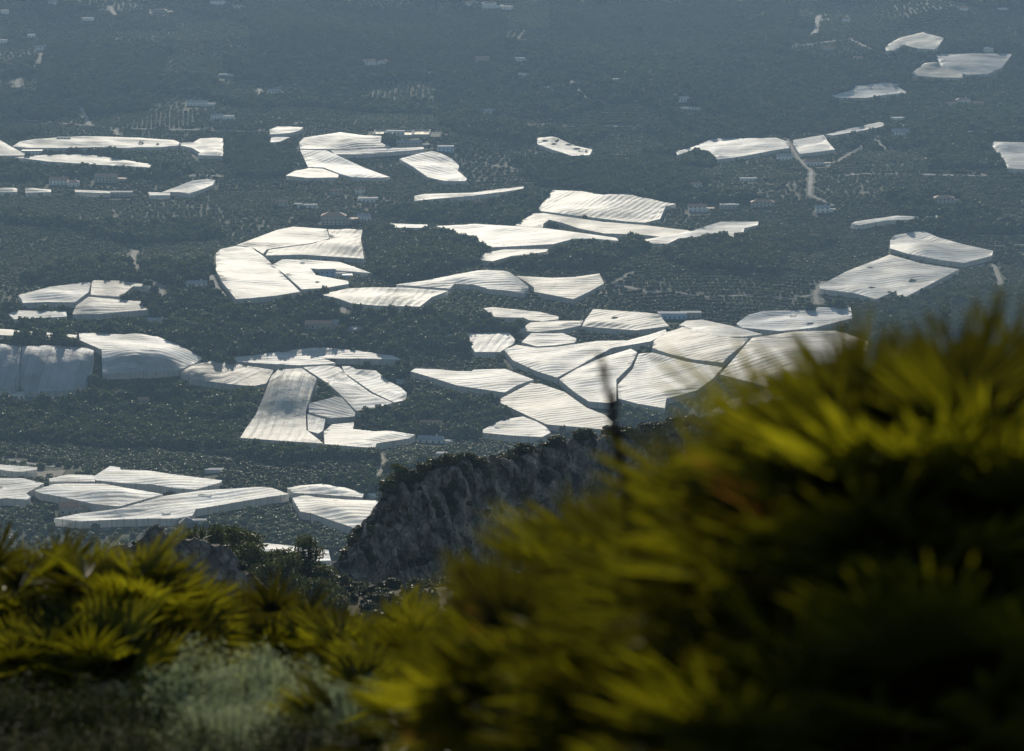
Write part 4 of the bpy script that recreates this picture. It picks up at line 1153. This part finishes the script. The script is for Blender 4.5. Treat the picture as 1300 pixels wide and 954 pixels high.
# ------------------------------------------------------------------ single trees
def make_tree(kind, seed, hgt, rad, nleaf, leaf, mat, tname='crown'):
    """unit tree: tapered trunk with limbs, crown of leaf clumps spread round the limb ends"""
    rg = np.random.default_rng(seed); rr = random.Random(seed)
    tb = MB()
    lean = (rr.uniform(-.08, .08) * hgt, rr.uniform(-.08, .08) * hgt)
    trunk_top = hgt * (0.75 if kind == 'pine' else 0.55)
    pts = [(lean[0] * (t ** 2), lean[1] * (t ** 2), t * trunk_top - .4 * (t == 0)) for t in (0, .25, .5, .75, 1)]
    r0 = hgt * .035
    tb.tube(pts, [r0 * 1.3, r0, r0 * .8, r0 * .55, r0 * .3], 7)
    ends = []
    nb = 9 if kind == 'pine' else 8
    for i in range(nb):
        t = (.35 + .6 * i / nb) if kind == 'pine' else (.45 + .5 * i / nb)
        s0 = Vector((lean[0] * t * t, lean[1] * t * t, t * trunk_top))
        az = i * 2.4 + rr.uniform(-.4, .4)
        ln = rad * rr.uniform(.55, .95) * (1.1 - .45 * (t - .35) / .6 if kind == 'pine' else 1)
        e = s0 + Vector((math.cos(az) * ln, math.sin(az) * ln, hgt * rr.uniform(.08, .24)))
        mid = (s0 + e) / 2 - Vector((0, 0, hgt * .02))
        tb.tube([s0, mid, e], [r0 * .5, r0 * .33, r0 * .15], 5)
        ends += [(e, rad * rr.uniform(.32, .52)), ((mid + e) / 2 + Vector((rr.uniform(-.1, .1) * rad, rr.uniform(-.1, .1) * rad, .06 * hgt)), rad * rr.uniform(.28, .42))]
    for i in range(4):
        ends.append((Vector((lean[0] + rr.uniform(-.35, .35) * rad, lean[1] + rr.uniform(-.35, .35) * rad, hgt * rr.uniform(.72, .9))), rad * rr.uniform(.32, .48)))
    C, S = [], []
    tot = sum(r ** 2 for _, r in ends)
    for c, r in ends:
        n = int(nleaf * r * r / tot)
        d = rg.normal(size=(n, 3)); d /= np.linalg.norm(d, axis=1)[:, None]
        q = rg.random(n) ** .45
        p = np.array(c)[None] + d * (r * q)[:, None] * np.array([1.1, 1.1, .72])
        # twiggy sub-clumps
        p += .12 * r * np.sin(p * (9 / r))
        C.append(p); S.append(leaf * rg.uniform(.6, 1.4, n))
    V, F = flakes_mesh(np.concatenate(C), np.concatenate(S), rg)
    return tb.mesh('trunk', M['bark'], True), mesh_np(tname, V, F, mat)
def tree_obj(name, meshes, label, cat, group=None):
    r = empty(name, (0, 0, 0)); tag(r, label, cat, group)
    add('trunk', meshes[0], r); add('crown', meshes[1], r)
    return r
bro = [make_tree('broad', 20 + i, 7.0, 3.6, 750, .42, M['tree']) for i in range(5)]
GROVES = [   # (polygon px, count, scale, label, group)
 ([(463,296),(500,296),(555,298),(596,308),(610,320),(603,336),(560,350),(500,361),(472,352)], 110, (.9, 1.5), 'dark evergreen tree in the grove right of the circular nets', 'trees of the dark central grove'),
 ([(845,312),(935,300),(990,292),(1000,310),(985,345),(880,342),(845,330)], 55, (.9, 1.5), 'dark tree of the wood under the ragged white canopy at centre right', 'trees under the ragged canopy'),
 ([(286,178),(345,180),(368,186),(372,202),(360,226),(300,227),(286,205)], 40, (1.0, 1.6), 'dark tree in the compact upper grove between the left and central nets', 'trees of the upper left grove'),
 ([(1182,172),(1250,176),(1262,195),(1272,214),(1180,216)], 32, (1.1, 1.9), 'tall dark tree in the wood beside the canopy at the right edge', 'trees beside the right edge canopy'),
]
PROTO = [tree_obj('broadleaf_tree', b, 'x', 'tree') for b in bro]
USED = set()
def put_tree(x, y, z, s_, label, group, k=None):
    k = random.randrange(len(PROTO)) if k is None else k
    if k not in USED: USED.add(k); o = PROTO[k]
    else: o = copy_tree(PROTO[k])
    o.location = (x, y, z - .2); o.rotation_euler = (0, 0, random.uniform(0, 6.28)); o.scale = (s_, s_, s_ * random.uniform(.9, 1.2))
    o['label'] = label
    if group: o['group'] = group
    elif 'group' in o.keys(): del o['group']
    return o
for poly, n, sr, lb, gr in GROVES:
    x0, x1 = min(p[0] for p in poly), max(p[0] for p in poly); y0, y1 = min(p[1] for p in poly), max(p[1] for p in poly)
    got = []
    for _ in range(n * 14):
        if len(got) >= n: break
        a, b = random.uniform(x0, x1), random.uniform(y0, y1)
        if not inside(np.array([a]), np.array([b]), poly)[0]: continue
        P = hit(a, b, 0)[0]
        if any((P[0] - q[0]) ** 2 + (P[1] - q[1]) ** 2 < 16 for q in got): continue
        if not free(np.array([P[0]]), np.array([P[1]]))[0]: continue
        got.append(P); put_tree(P[0], P[1], P[2], random.uniform(*sr), lb, gr)
SINGLE = [
 (179,188,1.0,'round dark tree, left of the two in front of the long wavy canopy'),
 (200,189,.8,'low dark bushy tree, right of the two in front of the long wavy canopy'),
 (1045,166,.6,'small tree at the bend of the narrow white netting arm'),
 (866,207,1.2,'dark tree at the left tip of the wide shadowed canopy'),
 (878,207,1.3,'second dark tree from the left tip of the wide shadowed canopy'),
 (890,209,1.35,'dark tree in the middle of the clump before the wide shadowed canopy'),
 (900,208,1.2,'rightmost tree of the clump before the wide shadowed canopy'),
 (922,176,1.1,'dark tree behind the wide canopy that throws the left of the shadows on it'),
 (934,175,1.2,'dark tree behind the wide canopy that throws the right of the shadows on it'),
 (1000,190,.6,'small bush like tree at the fork of the upper right track'),
 (493,184,1.3,'dark tree at the left of the small block over the slim grey canopy'),
 (502,184,1.2,'dark tree at the right of the small block over the slim grey canopy'),
 (374,180,1.2,'dark tree at the left shoulder of the large upper cream canopy'),
 (366,183,1.1,'dark tree just left of the one at the large upper canopy shoulder'),
 (1129,378,.9,'small dark tree in the notch of the flat canopy with three gaps'),
 (1084,403,.9,'small dark tree at the right end of the smoky grey canopy'),
 (770,358,1.1,'dark tree between the beige shield canopy and the stony path'),
 (781,357,1.0,'dark tree just left of the head of the stony path'),
 (440,283,1.2,'leafy tree right of the large tan stone farmhouse'),
 (452,287,1.1,'leafy tree between the stone farmhouse and the white huts'),
 (405,284,.9,'leafy tree left of the large tan stone farmhouse'),
 (1190,155,1.4,'dark tree left of the hilltop house cluster'),
 (1258,150,1.4,'dark tree right of the hilltop house cluster'),
 (1168,170,1.2,'dark tree right of the pale blue shaded villa'),
 (545,355,1.0,'dark tree at the front foot of the central grove'),
 (126,414,.8,'small tree in the dark field behind the patched grey canopy'),
 (330,456,.5,'little bush like tree behind the long arched white canopy'),
 (1232,128,1.1,'dark tree standing behind the middle of the hilltop cluster'),
]
for px, py, s_, lb in SINGLE:
    P = hit(px, py, 0)[0]; put_tree(P[0], P[1], P[2], s_, lb, None)
# fringe trees on the camera side of the near canopies
FR = [([(118,612),(160,617),(225,624),(250,624)], 22, 'bushy tree in the row before the peaked long white canopy, lower left', 'trees before the peaked canopy'),
      ([(305,563),(360,567),(420,571),(478,572)], 26, 'dark tree in the row at the bright foot of the tent canopy', 'trees at the foot of the tent canopy'),
      ([(1035,505),(1062,490),(1092,468),(1108,450)], 18, 'dark tree along the right rim of the largest beige canopy', 'trees along the rim of the largest beige canopy'),
      ([(0,432),(50,434),(98,436)], 22, 'round dark tree in the row along the crest over the curtain nets', 'trees along the crest over the curtain nets')]
for ln, n, lb, gr in FR:
    L_ = [math.hypot(b[0] - a[0], b[1] - a[1]) for a, b in zip(ln[:-1], ln[1:])]; T = sum(L_)
    for i in range(n):
        t = (i + random.uniform(.2, .8)) / n * T; k = 0
        while t > L_[k] and k < len(L_) - 1: t -= L_[k]; k += 1
        a, b = ln[k], ln[k + 1]; f = t / L_[k]
        P = hit(a[0] + (b[0] - a[0]) * f, a[1] + (b[1] - a[1]) * f + random.uniform(-1, 2), 0)[0]
        if free(np.array([P[0]]), np.array([P[1]]), 0)[0]:
            put_tree(P[0], P[1], P[2], random.uniform(.45, .75) if 'crest' not in gr else .5, lb, gr)
print('trees placed')

# ------------------------------------------------------------------ pines and scrub in the middle distance
pines = [make_tree('pine', 60 + i, 7.0, 2.6, 6500, .13, M['pine']) for i in range(4)]
PP = [tree_obj('pine_tree', b, 'x', 'tree') for b in pines]
PU = set()
PINES = [  # px of trunk, top row, distance, width scale, label
 (234,664,322,1.0,'small pine left of the spiky shrub above the rock outcrop'),
 (272,668,330,1.0,'slim pine right of the spiky shrub above the rock outcrop'),
 (306,668,336,1.35,'broad dark pine at the left of the valley edge pine group'),
 (322,686,330,1.3,'dense dark pine low in the left part of the valley edge group'),
 (345,692,338,1.3,'tall dark pine in the middle of the valley edge group'),
 (362,704,328,1.0,'shorter pine in front of the middle of the valley edge group'),
 (389,682,345,1.0,'slender airy pine with open branches near the glimpsed white canopy'),
 (375,706,342,1.1,'dark pine left of the slender airy pine'),
 (405,712,340,1.0,'low pine right of the slender airy pine'),
 (291,700,332,1.0,'low pine on the right flank of the rock outcrop'),
 (330,715,322,1.1,'low bushy pine hiding the foot of the valley edge group'),
 (395,730,325,1.0,'lowest bushy pine near the cliff foot'),
 (421,742,330,.7,'small grey green pine at the very foot of the cliff'),
]
for i, (px, py, d, s_, lb) in enumerate(PINES):
    k = i % 4
    o = PP[k] if k not in PU else copy_tree(PP[k]); PU.add(k)
    P = at(px, py, d); z = float(near_z(P[0], P[1]))
    if px < 300 and d < 335: z = min(P[2] - 2.5, max(z, float(outcrop(P[0], P[1]))))
    hh = max(P[2] - z, 2.0)
    o.location = (P[0], P[1], z - .1); o.rotation_euler = (0, 0, i * 1.3)
    o.scale = (s_ * .95, s_ * .95, hh / 6.9); o['label'] = lb; o['group'] = 'pines at the edge of the valley'
# lone pine on the ridge shoulder
o = copy_tree(PP[2]); P = at(508, 589, 430); z = float(spur(np.array([P[0]]), np.array([P[1]]))[0])
o.location = (P[0], P[1], z - .5); hh = P[2] - z + .5; o.scale = (.62, .62, max(hh, 2.6) / 6.9); o['label'] = 'lone round pine on the shoulder of the dark rocky spur'
if 'group' in o.keys(): del o['group']
# spiky shrub
rg = np.random.default_rng(5); V, F = [], []
for i in range(46):
    az = rg.uniform(0, 6.28); el = rg.uniform(.25, 1.45); L_ = rg.uniform(1.2, 1.9)
    d = np.array([math.cos(az) * math.cos(el), math.sin(az) * math.cos(el), math.sin(el)]); sd_ = np.array([-math.sin(az), math.cos(az), 0]) * .06
    n = len(V); V += [-sd_, sd_, d * L_ * .6 + sd_ * .8, d * L_, d * L_ * .6 - sd_ * .8]; F.append((n, n + 1, n + 2, n + 3, n + 4))
o = add('yucca_shrub', mesh_np('yucca_shrub', V, F, M['pine'])); tag(o, 'spiky shrub between two small pines above the rock outcrop', 'shrub')
P = at(256, 671, 322); o.location = (P[0], P[1], P[2] - 1.2); o.scale = (1, 1, 1)

# scrub on the spur, the outcrop and the saddle
NS = 30000
x = rng.uniform(CP[0, 0] + 1, CP[-1, 0] - 2, NS); y = rng.uniform(385, 545, NS)
cy = np.interp(x, CP[:, 0], CP[:, 1]); f = cy - y
dens = fbm(x / 5, y / 7, 3, 3)
m = (((f < 7) & (f > -8) & (dens > -.55)) | ((f >= 7) & (f < 40) & (dens > .12))) & (rng.random(NS) < .75)
m &= ~((x < CP[4, 0]) & (f > 1) & (rng.random(NS) < .85))
x, y, f = x[m], y[m], f[m]
z = spur(x, y) - .15
sz = rng.uniform(.25, .95, len(x)) ** 1.3 * np.where(f < 5, 1.5, .9)
T = [np.stack([x, y, z, sz], 1)]
x = rng.uniform(OP[0, 0], OP[-1, 0], 400); y = rng.uniform(290, 310, 400); m = fbm(x / 2, y / 2, 3, 3) > .1
T.append(np.stack([x[m], y[m], outcrop(x, y)[m] - .1, rng.uniform(.15, .5, m.sum())], 1))
x = rng.uniform(-70, 70, 16000); y = rng.uniform(30, 420, 16000) ; m = (np.abs(x) < y * .22 + 5) & (rng.random(16000) < .55)
x, y = x[m], y[m]
T.append(np.stack([x, y, near_z(x, y) - .15, rng.uniform(.35, 1.2, len(x))], 1))
T = np.concatenate(T)
scatter('scrub', G_scrub, T[:, :3], np.stack([T[:, 3] * 1.1, T[:, 3] * 1.1, T[:, 3]], 1), np.clip(rng.normal(.42, .22, len(T)), 0, 1))

# ------------------------------------------------------------------ foreground: dwarf fan palms, herbs, dry stalk
M['palm'] = leafmat('fan_palm_leaf', (0.006, 0.014, 0.003), (0.060, 0.068, 0.007), (0.30, 0.285, 0.008), 0.40, 'random', 0.6, 0.14, 2.5)
M['palm_old'] = leafmat('dry_palm_leaf', (0.09, 0.045, 0.012), (0.18, 0.10, 0.03), (0.42, 0.20, 0.03), 0.4, None, 0.6, 0.3, 2.5)
M['stalk'] = simple('dry_stalk', (0.022, 0.018, 0.014), (0.05, 0.04, 0.03), 20, .9, .05)
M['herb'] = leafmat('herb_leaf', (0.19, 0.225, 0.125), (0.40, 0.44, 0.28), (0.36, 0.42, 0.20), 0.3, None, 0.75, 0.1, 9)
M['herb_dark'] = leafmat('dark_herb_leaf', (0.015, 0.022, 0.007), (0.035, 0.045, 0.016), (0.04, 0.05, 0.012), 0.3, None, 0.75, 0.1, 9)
M['grass'] = leafmat('dry_grass', (0.07, 0.06, 0.03), (0.16, 0.14, 0.08), (0.2, 0.17, 0.09), 0.35, None, 0.6, 0.3, 9)

def frond_mesh(seed, Rf=0.27, stem=0.34, nseg=19, spread=205):
    """stem along +Z from the origin bending towards +Y, the fan at its tip facing up and out"""
    rr = random.Random(seed); tb = MB()
    pts = [Vector((0, .10 * stem * t * t * 3, stem * t * (1 - .06 * t))) for t in (0, .25, .5, .75, 1)]
    tb.tube(pts, [.0055, .0048, .004, .0036, .003], 5)
    d = (pts[-1] - pts[-2]).normalized()
    side = Vector((1, 0, 0)); nrm = side.cross(d)
    c = pts[-1]
    V, F = [], []
    for i in range(nseg):
        a = R(spread) * (i / (nseg - 1) - .5) + rr.uniform(-.035, .035)
        L_ = Rf * (1.0 - .22 * abs(i / (nseg - 1) - .5) * 2) * rr.uniform(.86, 1.06)
        dr = d * math.cos(a) + side * math.sin(a)
        pr = side * math.cos(a) - d * math.sin(a)
        wid = Rf * .028 * rr.uniform(.85, 1.1)
        droop = rr.uniform(-.02, .10) * (1 if rr.random() < .85 else 3)
        cup = .22
        tw = rr.uniform(-.5, .5)
        n0 = len(V)
        ks = [0, .18, .4, .65, .85, 1.0]
        ws = [.35, .85, 1.15, 1.0, .6, .06]
        for t, w_ in zip(ks, ws):
            p = c + dr * (L_ * t) + nrm * (cup * Rf * (t ** 2) * abs(math.sin(a)) * .5 - droop * Rf * t * t)
            pe = pr * math.cos(tw * t) + nrm * math.sin(tw * t)
            fold = nrm * (wid * w_ * .55)
            V += [p - pe * wid * w_ + fold, p, p + pe * wid * w_ + fold]
        for q in range(len(ks) - 1):
            b = n0 + q * 3; F += [(b, b + 1, b + 4, b + 3), (b + 1, b + 2, b + 5, b + 4)]
    n = len(tb.v)
    V = tb.v + [tuple(v) for v in V]; F = tb.f + [tuple(n + k for k in f) for f in F]
    return V, F
FM, FO = [], []
for i in range(7):
    V, F = frond_mesh(i, .31 + .03 * (i % 3), .24 + .05 * (i % 4), 18 + i % 4, 112 + 14 * (i % 4))
    FM.append(mesh_np('frond', V, F, M['palm']))
    if i < 3: FO.append(mesh_np('frond', V, F, M['palm_old']))
def palm(px, top_row, d, label, nf=26, s_=1.0, wild=1.0, seed=0, lean=(0, 0), old=.08, ground=None, mt=88):
    rr = random.Random(seed)
    P = at(px, top_row, d)
    gz = float(near_z(P[0], P[1])) if ground is None else ground
    crown_z = P[2] - .60 * s_            # heart of the plant: fronds reach about .6 above it
    r = empty('dwarf_palm', (P[0], P[1], gz - .02)); tag(r, label, 'palm', 'dwarf fan palms on the near slope')
    th = max(crown_z - gz, .05)
    tb = MB().tube([(0, 0, -.05), (0.01, 0, th * .5), (0, 0, th + .04)], [.055, .05, .045], 9)
    add('trunk', tb.mesh('trunk', M['bark'], True), r)
    for i in range(nf):
        az = i * 2.39996 + rr.uniform(-.3, .3)
        t = (i + .5) / nf
        tilt = R(8 + mt * t ** .8) * wild
        tilt += R(rr.uniform(-8, 8))
        me = rr.choice(FO) if rr.random() < old + .10 * (t > .85) else rr.choice(FM)
        o = bpy.data.objects.new('frond', me); col.objects.link(o); o.parent = r
        q = Matrix.Rotation(az, 4, 'Z') @ Matrix.Rotation(-tilt, 4, 'X') @ Matrix.Rotation(rr.uniform(-.9, .9), 4, 'Z')
        sc_ = s_ * rr.uniform(.85, 1.12)
        o.matrix_local = Matrix.Translation((lean[0] * .1, lean[1] * .1, th - .12 * t * s_)) @ q @ Matrix.Scale(sc_, 4)
    return r
# right hand clump, near and far out of focus
RP = [  # half hidden back row is added to cast shade on the fronds before it
 (1000, 600, 5.6, 'half hidden fan palm added for its shade at the back of the right clump, centre', 26, .8),
 (1090, 510, 5.2, 'half hidden fan palm added for its shade at the back of the clump below the dip', 26, .85),
 (1240, 445, 5.0, 'half hidden fan palm added for its shade at the back near the right edge', 26, .85),
 (870, 670, 5.4, 'half hidden fan palm added for its shade at the back, right of the dry stalk', 26, .65),
 (705, 650, 5.2, 'fan palm with radiating blurred fronds at the left end of the right clump', 28, .50),
 (785, 580, 5.6, 'fan palm behind the first one, its fronds rising over the rocky spur', 28, .62),
 (680, 700, 4.5, 'low fan palm filling the lower left corner of the right clump', 28, .50),
 (880, 560, 5.2, 'fan palm just right of the tall dry stalk', 28, .66),
 (965, 528, 4.9, 'fan palm below the largest beige canopy, its tips against the white net', 28, .74),
 (1045, 462, 4.3, 'fan palm with upright fronds under the right end of the beige canopy', 28, .74),
 (1125, 375, 3.9, 'very blurred tall fan palm whose tips reach beside the smoky grey canopy', 28, .76),
 (1215, 361, 3.8, 'very blurred fan palm in the dip between the two tallest ones', 26, .74),
 (1300, 317, 3.9, 'tall blurred fan palm cut by the right picture edge', 28, .78),
 (930, 630, 4.2, 'shaded fan palm in the middle of the right clump', 28, .66),
 (1080, 600, 3.6, 'dark fan palm low in the right half of the clump', 28, .66),
 (1230, 610, 3.5, 'darkest fan palm in the bottom right corner', 28, .66),
 (840, 700, 4.1, 'low shaded fan palm at the bottom of the clump under the dry stalk', 28, .58),
 (980, 730, 3.5, 'dark fan palm at the bottom centre of the clump', 28, .60),
 (640, 760, 5.0, 'small fan palm reaching left over the slope beneath the rocky spur', 26, .42),
]
for i, (a, b, d, lb, nf, s_) in enumerate(RP): palm(a, b, d, lb, nf + 12, s_ * .92, 1.0, 100 + i, old=.02, mt=42 if a > 1030 else 54)
LP = [  # half hidden palms are added sunward so their shade darkens the lower bush
 (110, 690, 11.6, 'half hidden fan palm added for its shade behind the rounded one in the left bush', 34, .75),
 (0, 700, 11.8, 'half hidden fan palm added for its shade at the back of the left bush near the edge', 34, .75),
 (190, 715, 11.4, 'half hidden fan palm added for its shade at the back right of the left bush', 32, .62),
 (150, 655, 10.3, 'rounded fan palm whose fronds fan out over the rock outcrop, left bush', 40, .72),
 (65, 668, 10.6, 'fan palm left of the rounded one, below the longest front canopy', 36, .68),
 (-25, 668, 10.4, 'fan palm cut by the left picture edge', 34, .70),
 (196, 700, 10.5, 'fan palm at the right flank of the left bush', 34, .60),
 (20, 745, 9.8, 'low shaded fan palm in front of the left bush', 32, .62),
 (120, 745, 9.7, 'low shaded fan palm at the front centre of the left bush', 32, .62),
 (215, 775, 10.0, 'small fan palm low on the right side of the left bush', 28, .46),
]
for i, (a, b, d, lb, nf, s_) in enumerate(LP): palm(a, b, d, lb, nf + 8, s_, 1.0, 200 + i, old=-.2, mt=68)
MP = [
 (290, 752, 11.52, 'small upright fan palm right beside the left bush', 20, .62, .6),
 (345, 738, 11.28, 'narrow fan palm with the highest tips of the middle row', 20, .66, .5),
 (385, 752, 11.64, 'third small fan palm of the middle row below the pines', 20, .6, .6),
 (425, 746, 11.16, 'small fan palm of the middle row under the cliff foot', 20, .62, .6),
 (470, 750, 10.80, 'yellow green fan palm of the middle row below the cliff', 22, .66, .7),
 (520, 758, 9.84, 'fan palm of the middle row touching the right clump', 24, .55, .7),
 (455, 800, 8.88, 'low fan palm leaning over the herbs between the bushes', 22, .6, 1.0),
 (545, 800, 7.44, 'low blurred fan palm at the left foot of the right clump', 24, .5, 1.0),
]
for i, (a, b, d, lb, nf, s_, wl) in enumerate(MP): palm(a, b, d, lb, nf + 12, s_ * 1.0, wl, 300 + i, old=-.2)
# dry flower stalk crossing the nets
P0, P1 = at(800, 640, 4.7), at(763, 452, 4.7)
rr = random.Random(3); sb = MB(); r = empty('dry_stalk', (P0[0], P0[1], float(near_z(P0[0], P0[1])))); tag(r, 'tall thin dry stalk rising blurred in front of the central nets', 'stalk')
o3 = np.array(r.location); a = P0 - o3; b = P1 - o3
base = np.array([a[0] + .05, 0, 0])
pts = [base, a * .5 + base * .5, a, a + (b - a) * .35 + np.array([-.004, 0, 0]), a + (b - a) * .7, b]
add('stem', MB().tube([tuple(p) for p in pts], [.009, .009, .009, .0075, .006, .004], 7).mesh('stem', M['stalk'], True), r)
sp = MB()
for i in range(26):
    t = rr.uniform(.0, 1); c = a + (b - a) * t; az = rr.uniform(0, 6.28); L_ = .018 * (1.1 - t * .5)
    e = c + np.array([math.cos(az) * L_, math.sin(az) * L_, L_ * 1.1]); sp.tube([tuple(c), tuple((c + e) / 2), tuple(e)], [.0016, .0035, .0010], 5)
add('seed_heads', sp.mesh('seed_heads', M['stalk'], True), r)

# herbs
def herb_mesh(seed, rad=.32, hgt=.34, n=11000, leaf=.0065):
    rg = np.random.default_rng(seed)
    az = rg.uniform(0, 6.28, n); u = rg.random(n) ** .5
    k = 70
    ca, cr = rg.uniform(0, 6.28, k), rad * rg.random(k) ** .6
    tip = np.stack([np.cos(ca) * cr, np.sin(ca) * cr, hgt * (1.05 - .75 * (cr / rad) ** 2) * rg.uniform(.75, 1.15, k)], 1)
    j = rg.integers(0, k, n); t = rg.random(n) ** .6
    base = tip[j] * np.array([.35, .35, 0])
    p = base + (tip[j] - base) * t[:, None] + rg.normal(0, .014, (n, 3)) + .012 * np.stack([np.cos(az), np.sin(az), az * 0], 1)
    V, F = flakes_mesh(p, leaf * rg.uniform(.6, 1.5, n), rg, .7)
    tb = MB()
    for i in range(k): tb.tube([(tip[i][0] * .2, tip[i][1] * .2, -.03), tuple(tip[i] * np.array([.7, .7, .55])), tuple(tip[i])], [.0035, .0025, .001], 4)
    return mesh_np('leaves', V, F, M['herb']), tb.mesh('stems', M['stalk'])
HM = [herb_mesh(i) for i in range(4)]
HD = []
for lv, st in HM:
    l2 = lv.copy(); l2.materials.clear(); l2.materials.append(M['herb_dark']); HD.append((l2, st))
HERB = [
 (285, 808, 9.6, 1.38, 0, 'roundest pale grey green herb cushion in the foreground, under the middle palms'),
 (225, 838, 9.4, 1.10, 0, 'pale herb cushion left of the roundest one'),
 (345, 832, 9.4, 1.10, 0, 'pale herb cushion right of the roundest one'),
 (400, 850, 9.1, 0.99, 0, 'small pale herb cushion below the leaning low palm'),
 (450, 862, 8.9, 0.88, 0, 'last pale herb cushion towards the right clump'),
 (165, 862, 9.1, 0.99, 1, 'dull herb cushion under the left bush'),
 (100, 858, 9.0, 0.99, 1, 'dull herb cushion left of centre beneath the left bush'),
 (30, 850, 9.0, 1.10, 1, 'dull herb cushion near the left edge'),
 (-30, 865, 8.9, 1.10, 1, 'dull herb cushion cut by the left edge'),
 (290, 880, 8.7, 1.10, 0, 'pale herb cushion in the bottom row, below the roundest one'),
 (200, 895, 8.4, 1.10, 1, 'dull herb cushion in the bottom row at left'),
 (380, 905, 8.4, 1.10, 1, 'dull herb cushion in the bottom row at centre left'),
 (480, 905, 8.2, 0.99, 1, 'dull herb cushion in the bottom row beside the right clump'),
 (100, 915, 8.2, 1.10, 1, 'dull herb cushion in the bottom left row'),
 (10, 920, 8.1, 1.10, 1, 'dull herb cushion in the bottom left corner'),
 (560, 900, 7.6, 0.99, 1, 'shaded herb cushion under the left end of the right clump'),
]
for i, (px, py, d, s_, dk, lb) in enumerate(HERB):
    P = at(px, py, d); gz = float(near_z(P[0], P[1]))
    hh = max((P[2] - gz) / .40, .45)
    r = empty('herb_cushion', (P[0], P[1], gz), i * 1.1); tag(r, lb, 'shrub', 'herb cushions along the bottom')
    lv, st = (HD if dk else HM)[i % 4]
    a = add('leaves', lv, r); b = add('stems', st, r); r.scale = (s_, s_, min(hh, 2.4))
# dry grass between
rg = np.random.default_rng(9); V, F = [], []
for i in range(2200):
    y = rg.uniform(5.2, 15); x = rg.uniform(-.19, .19) * y
    z = float(base_z(x, y)) - .02; L_ = rg.uniform(.10, .32); az = rg.uniform(0, 6.28); w_ = .0022; ln = rg.uniform(.05, .6) * L_
    n = len(V); dx, dy = math.cos(az), math.sin(az)
    V += [(x - dy * w_, y + dx * w_, z), (x + dy * w_, y - dx * w_, z), (x + dx * ln * .4 + dy * w_, y + dy * ln * .4 - dx * w_, z + L_ * .6), (x + dx * ln * .4 - dy * w_, y + dy * ln * .4 + dx * w_, z + L_ * .6), (x + dx * ln, y + dy * ln, z + L_)]
    F += [(n, n + 1, n + 2, n + 3), (n + 3, n + 2, n + 4)]
tag(add('dry_grass', mesh_np('dry_grass', V, F, M['grass'])), kind='stuff')

# ------------------------------------------------------------------ haze
hz = MB().box(-5200, 5200, -120, 13400, -445, 14).mesh('haze')
mh = bpy.data.materials.new('haze_air'); mh.use_nodes = True
Nn = mh.node_tree.nodes; Nn.clear()
ou = Nn.new('ShaderNodeOutputMaterial'); pv = Nn.new('ShaderNodeVolumePrincipled')
pv.inputs['Color'].default_value = (0.43, 0.68, 1.0, 1)
pv.inputs['Density'].default_value = 0.000063
pv.inputs['Anisotropy'].default_value = 0.2
mh.node_tree.links.new(pv.outputs[0], ou.inputs['Volume'])
hz.materials.append(mh)
o = add('haze', hz); tag(o, kind='stuff')
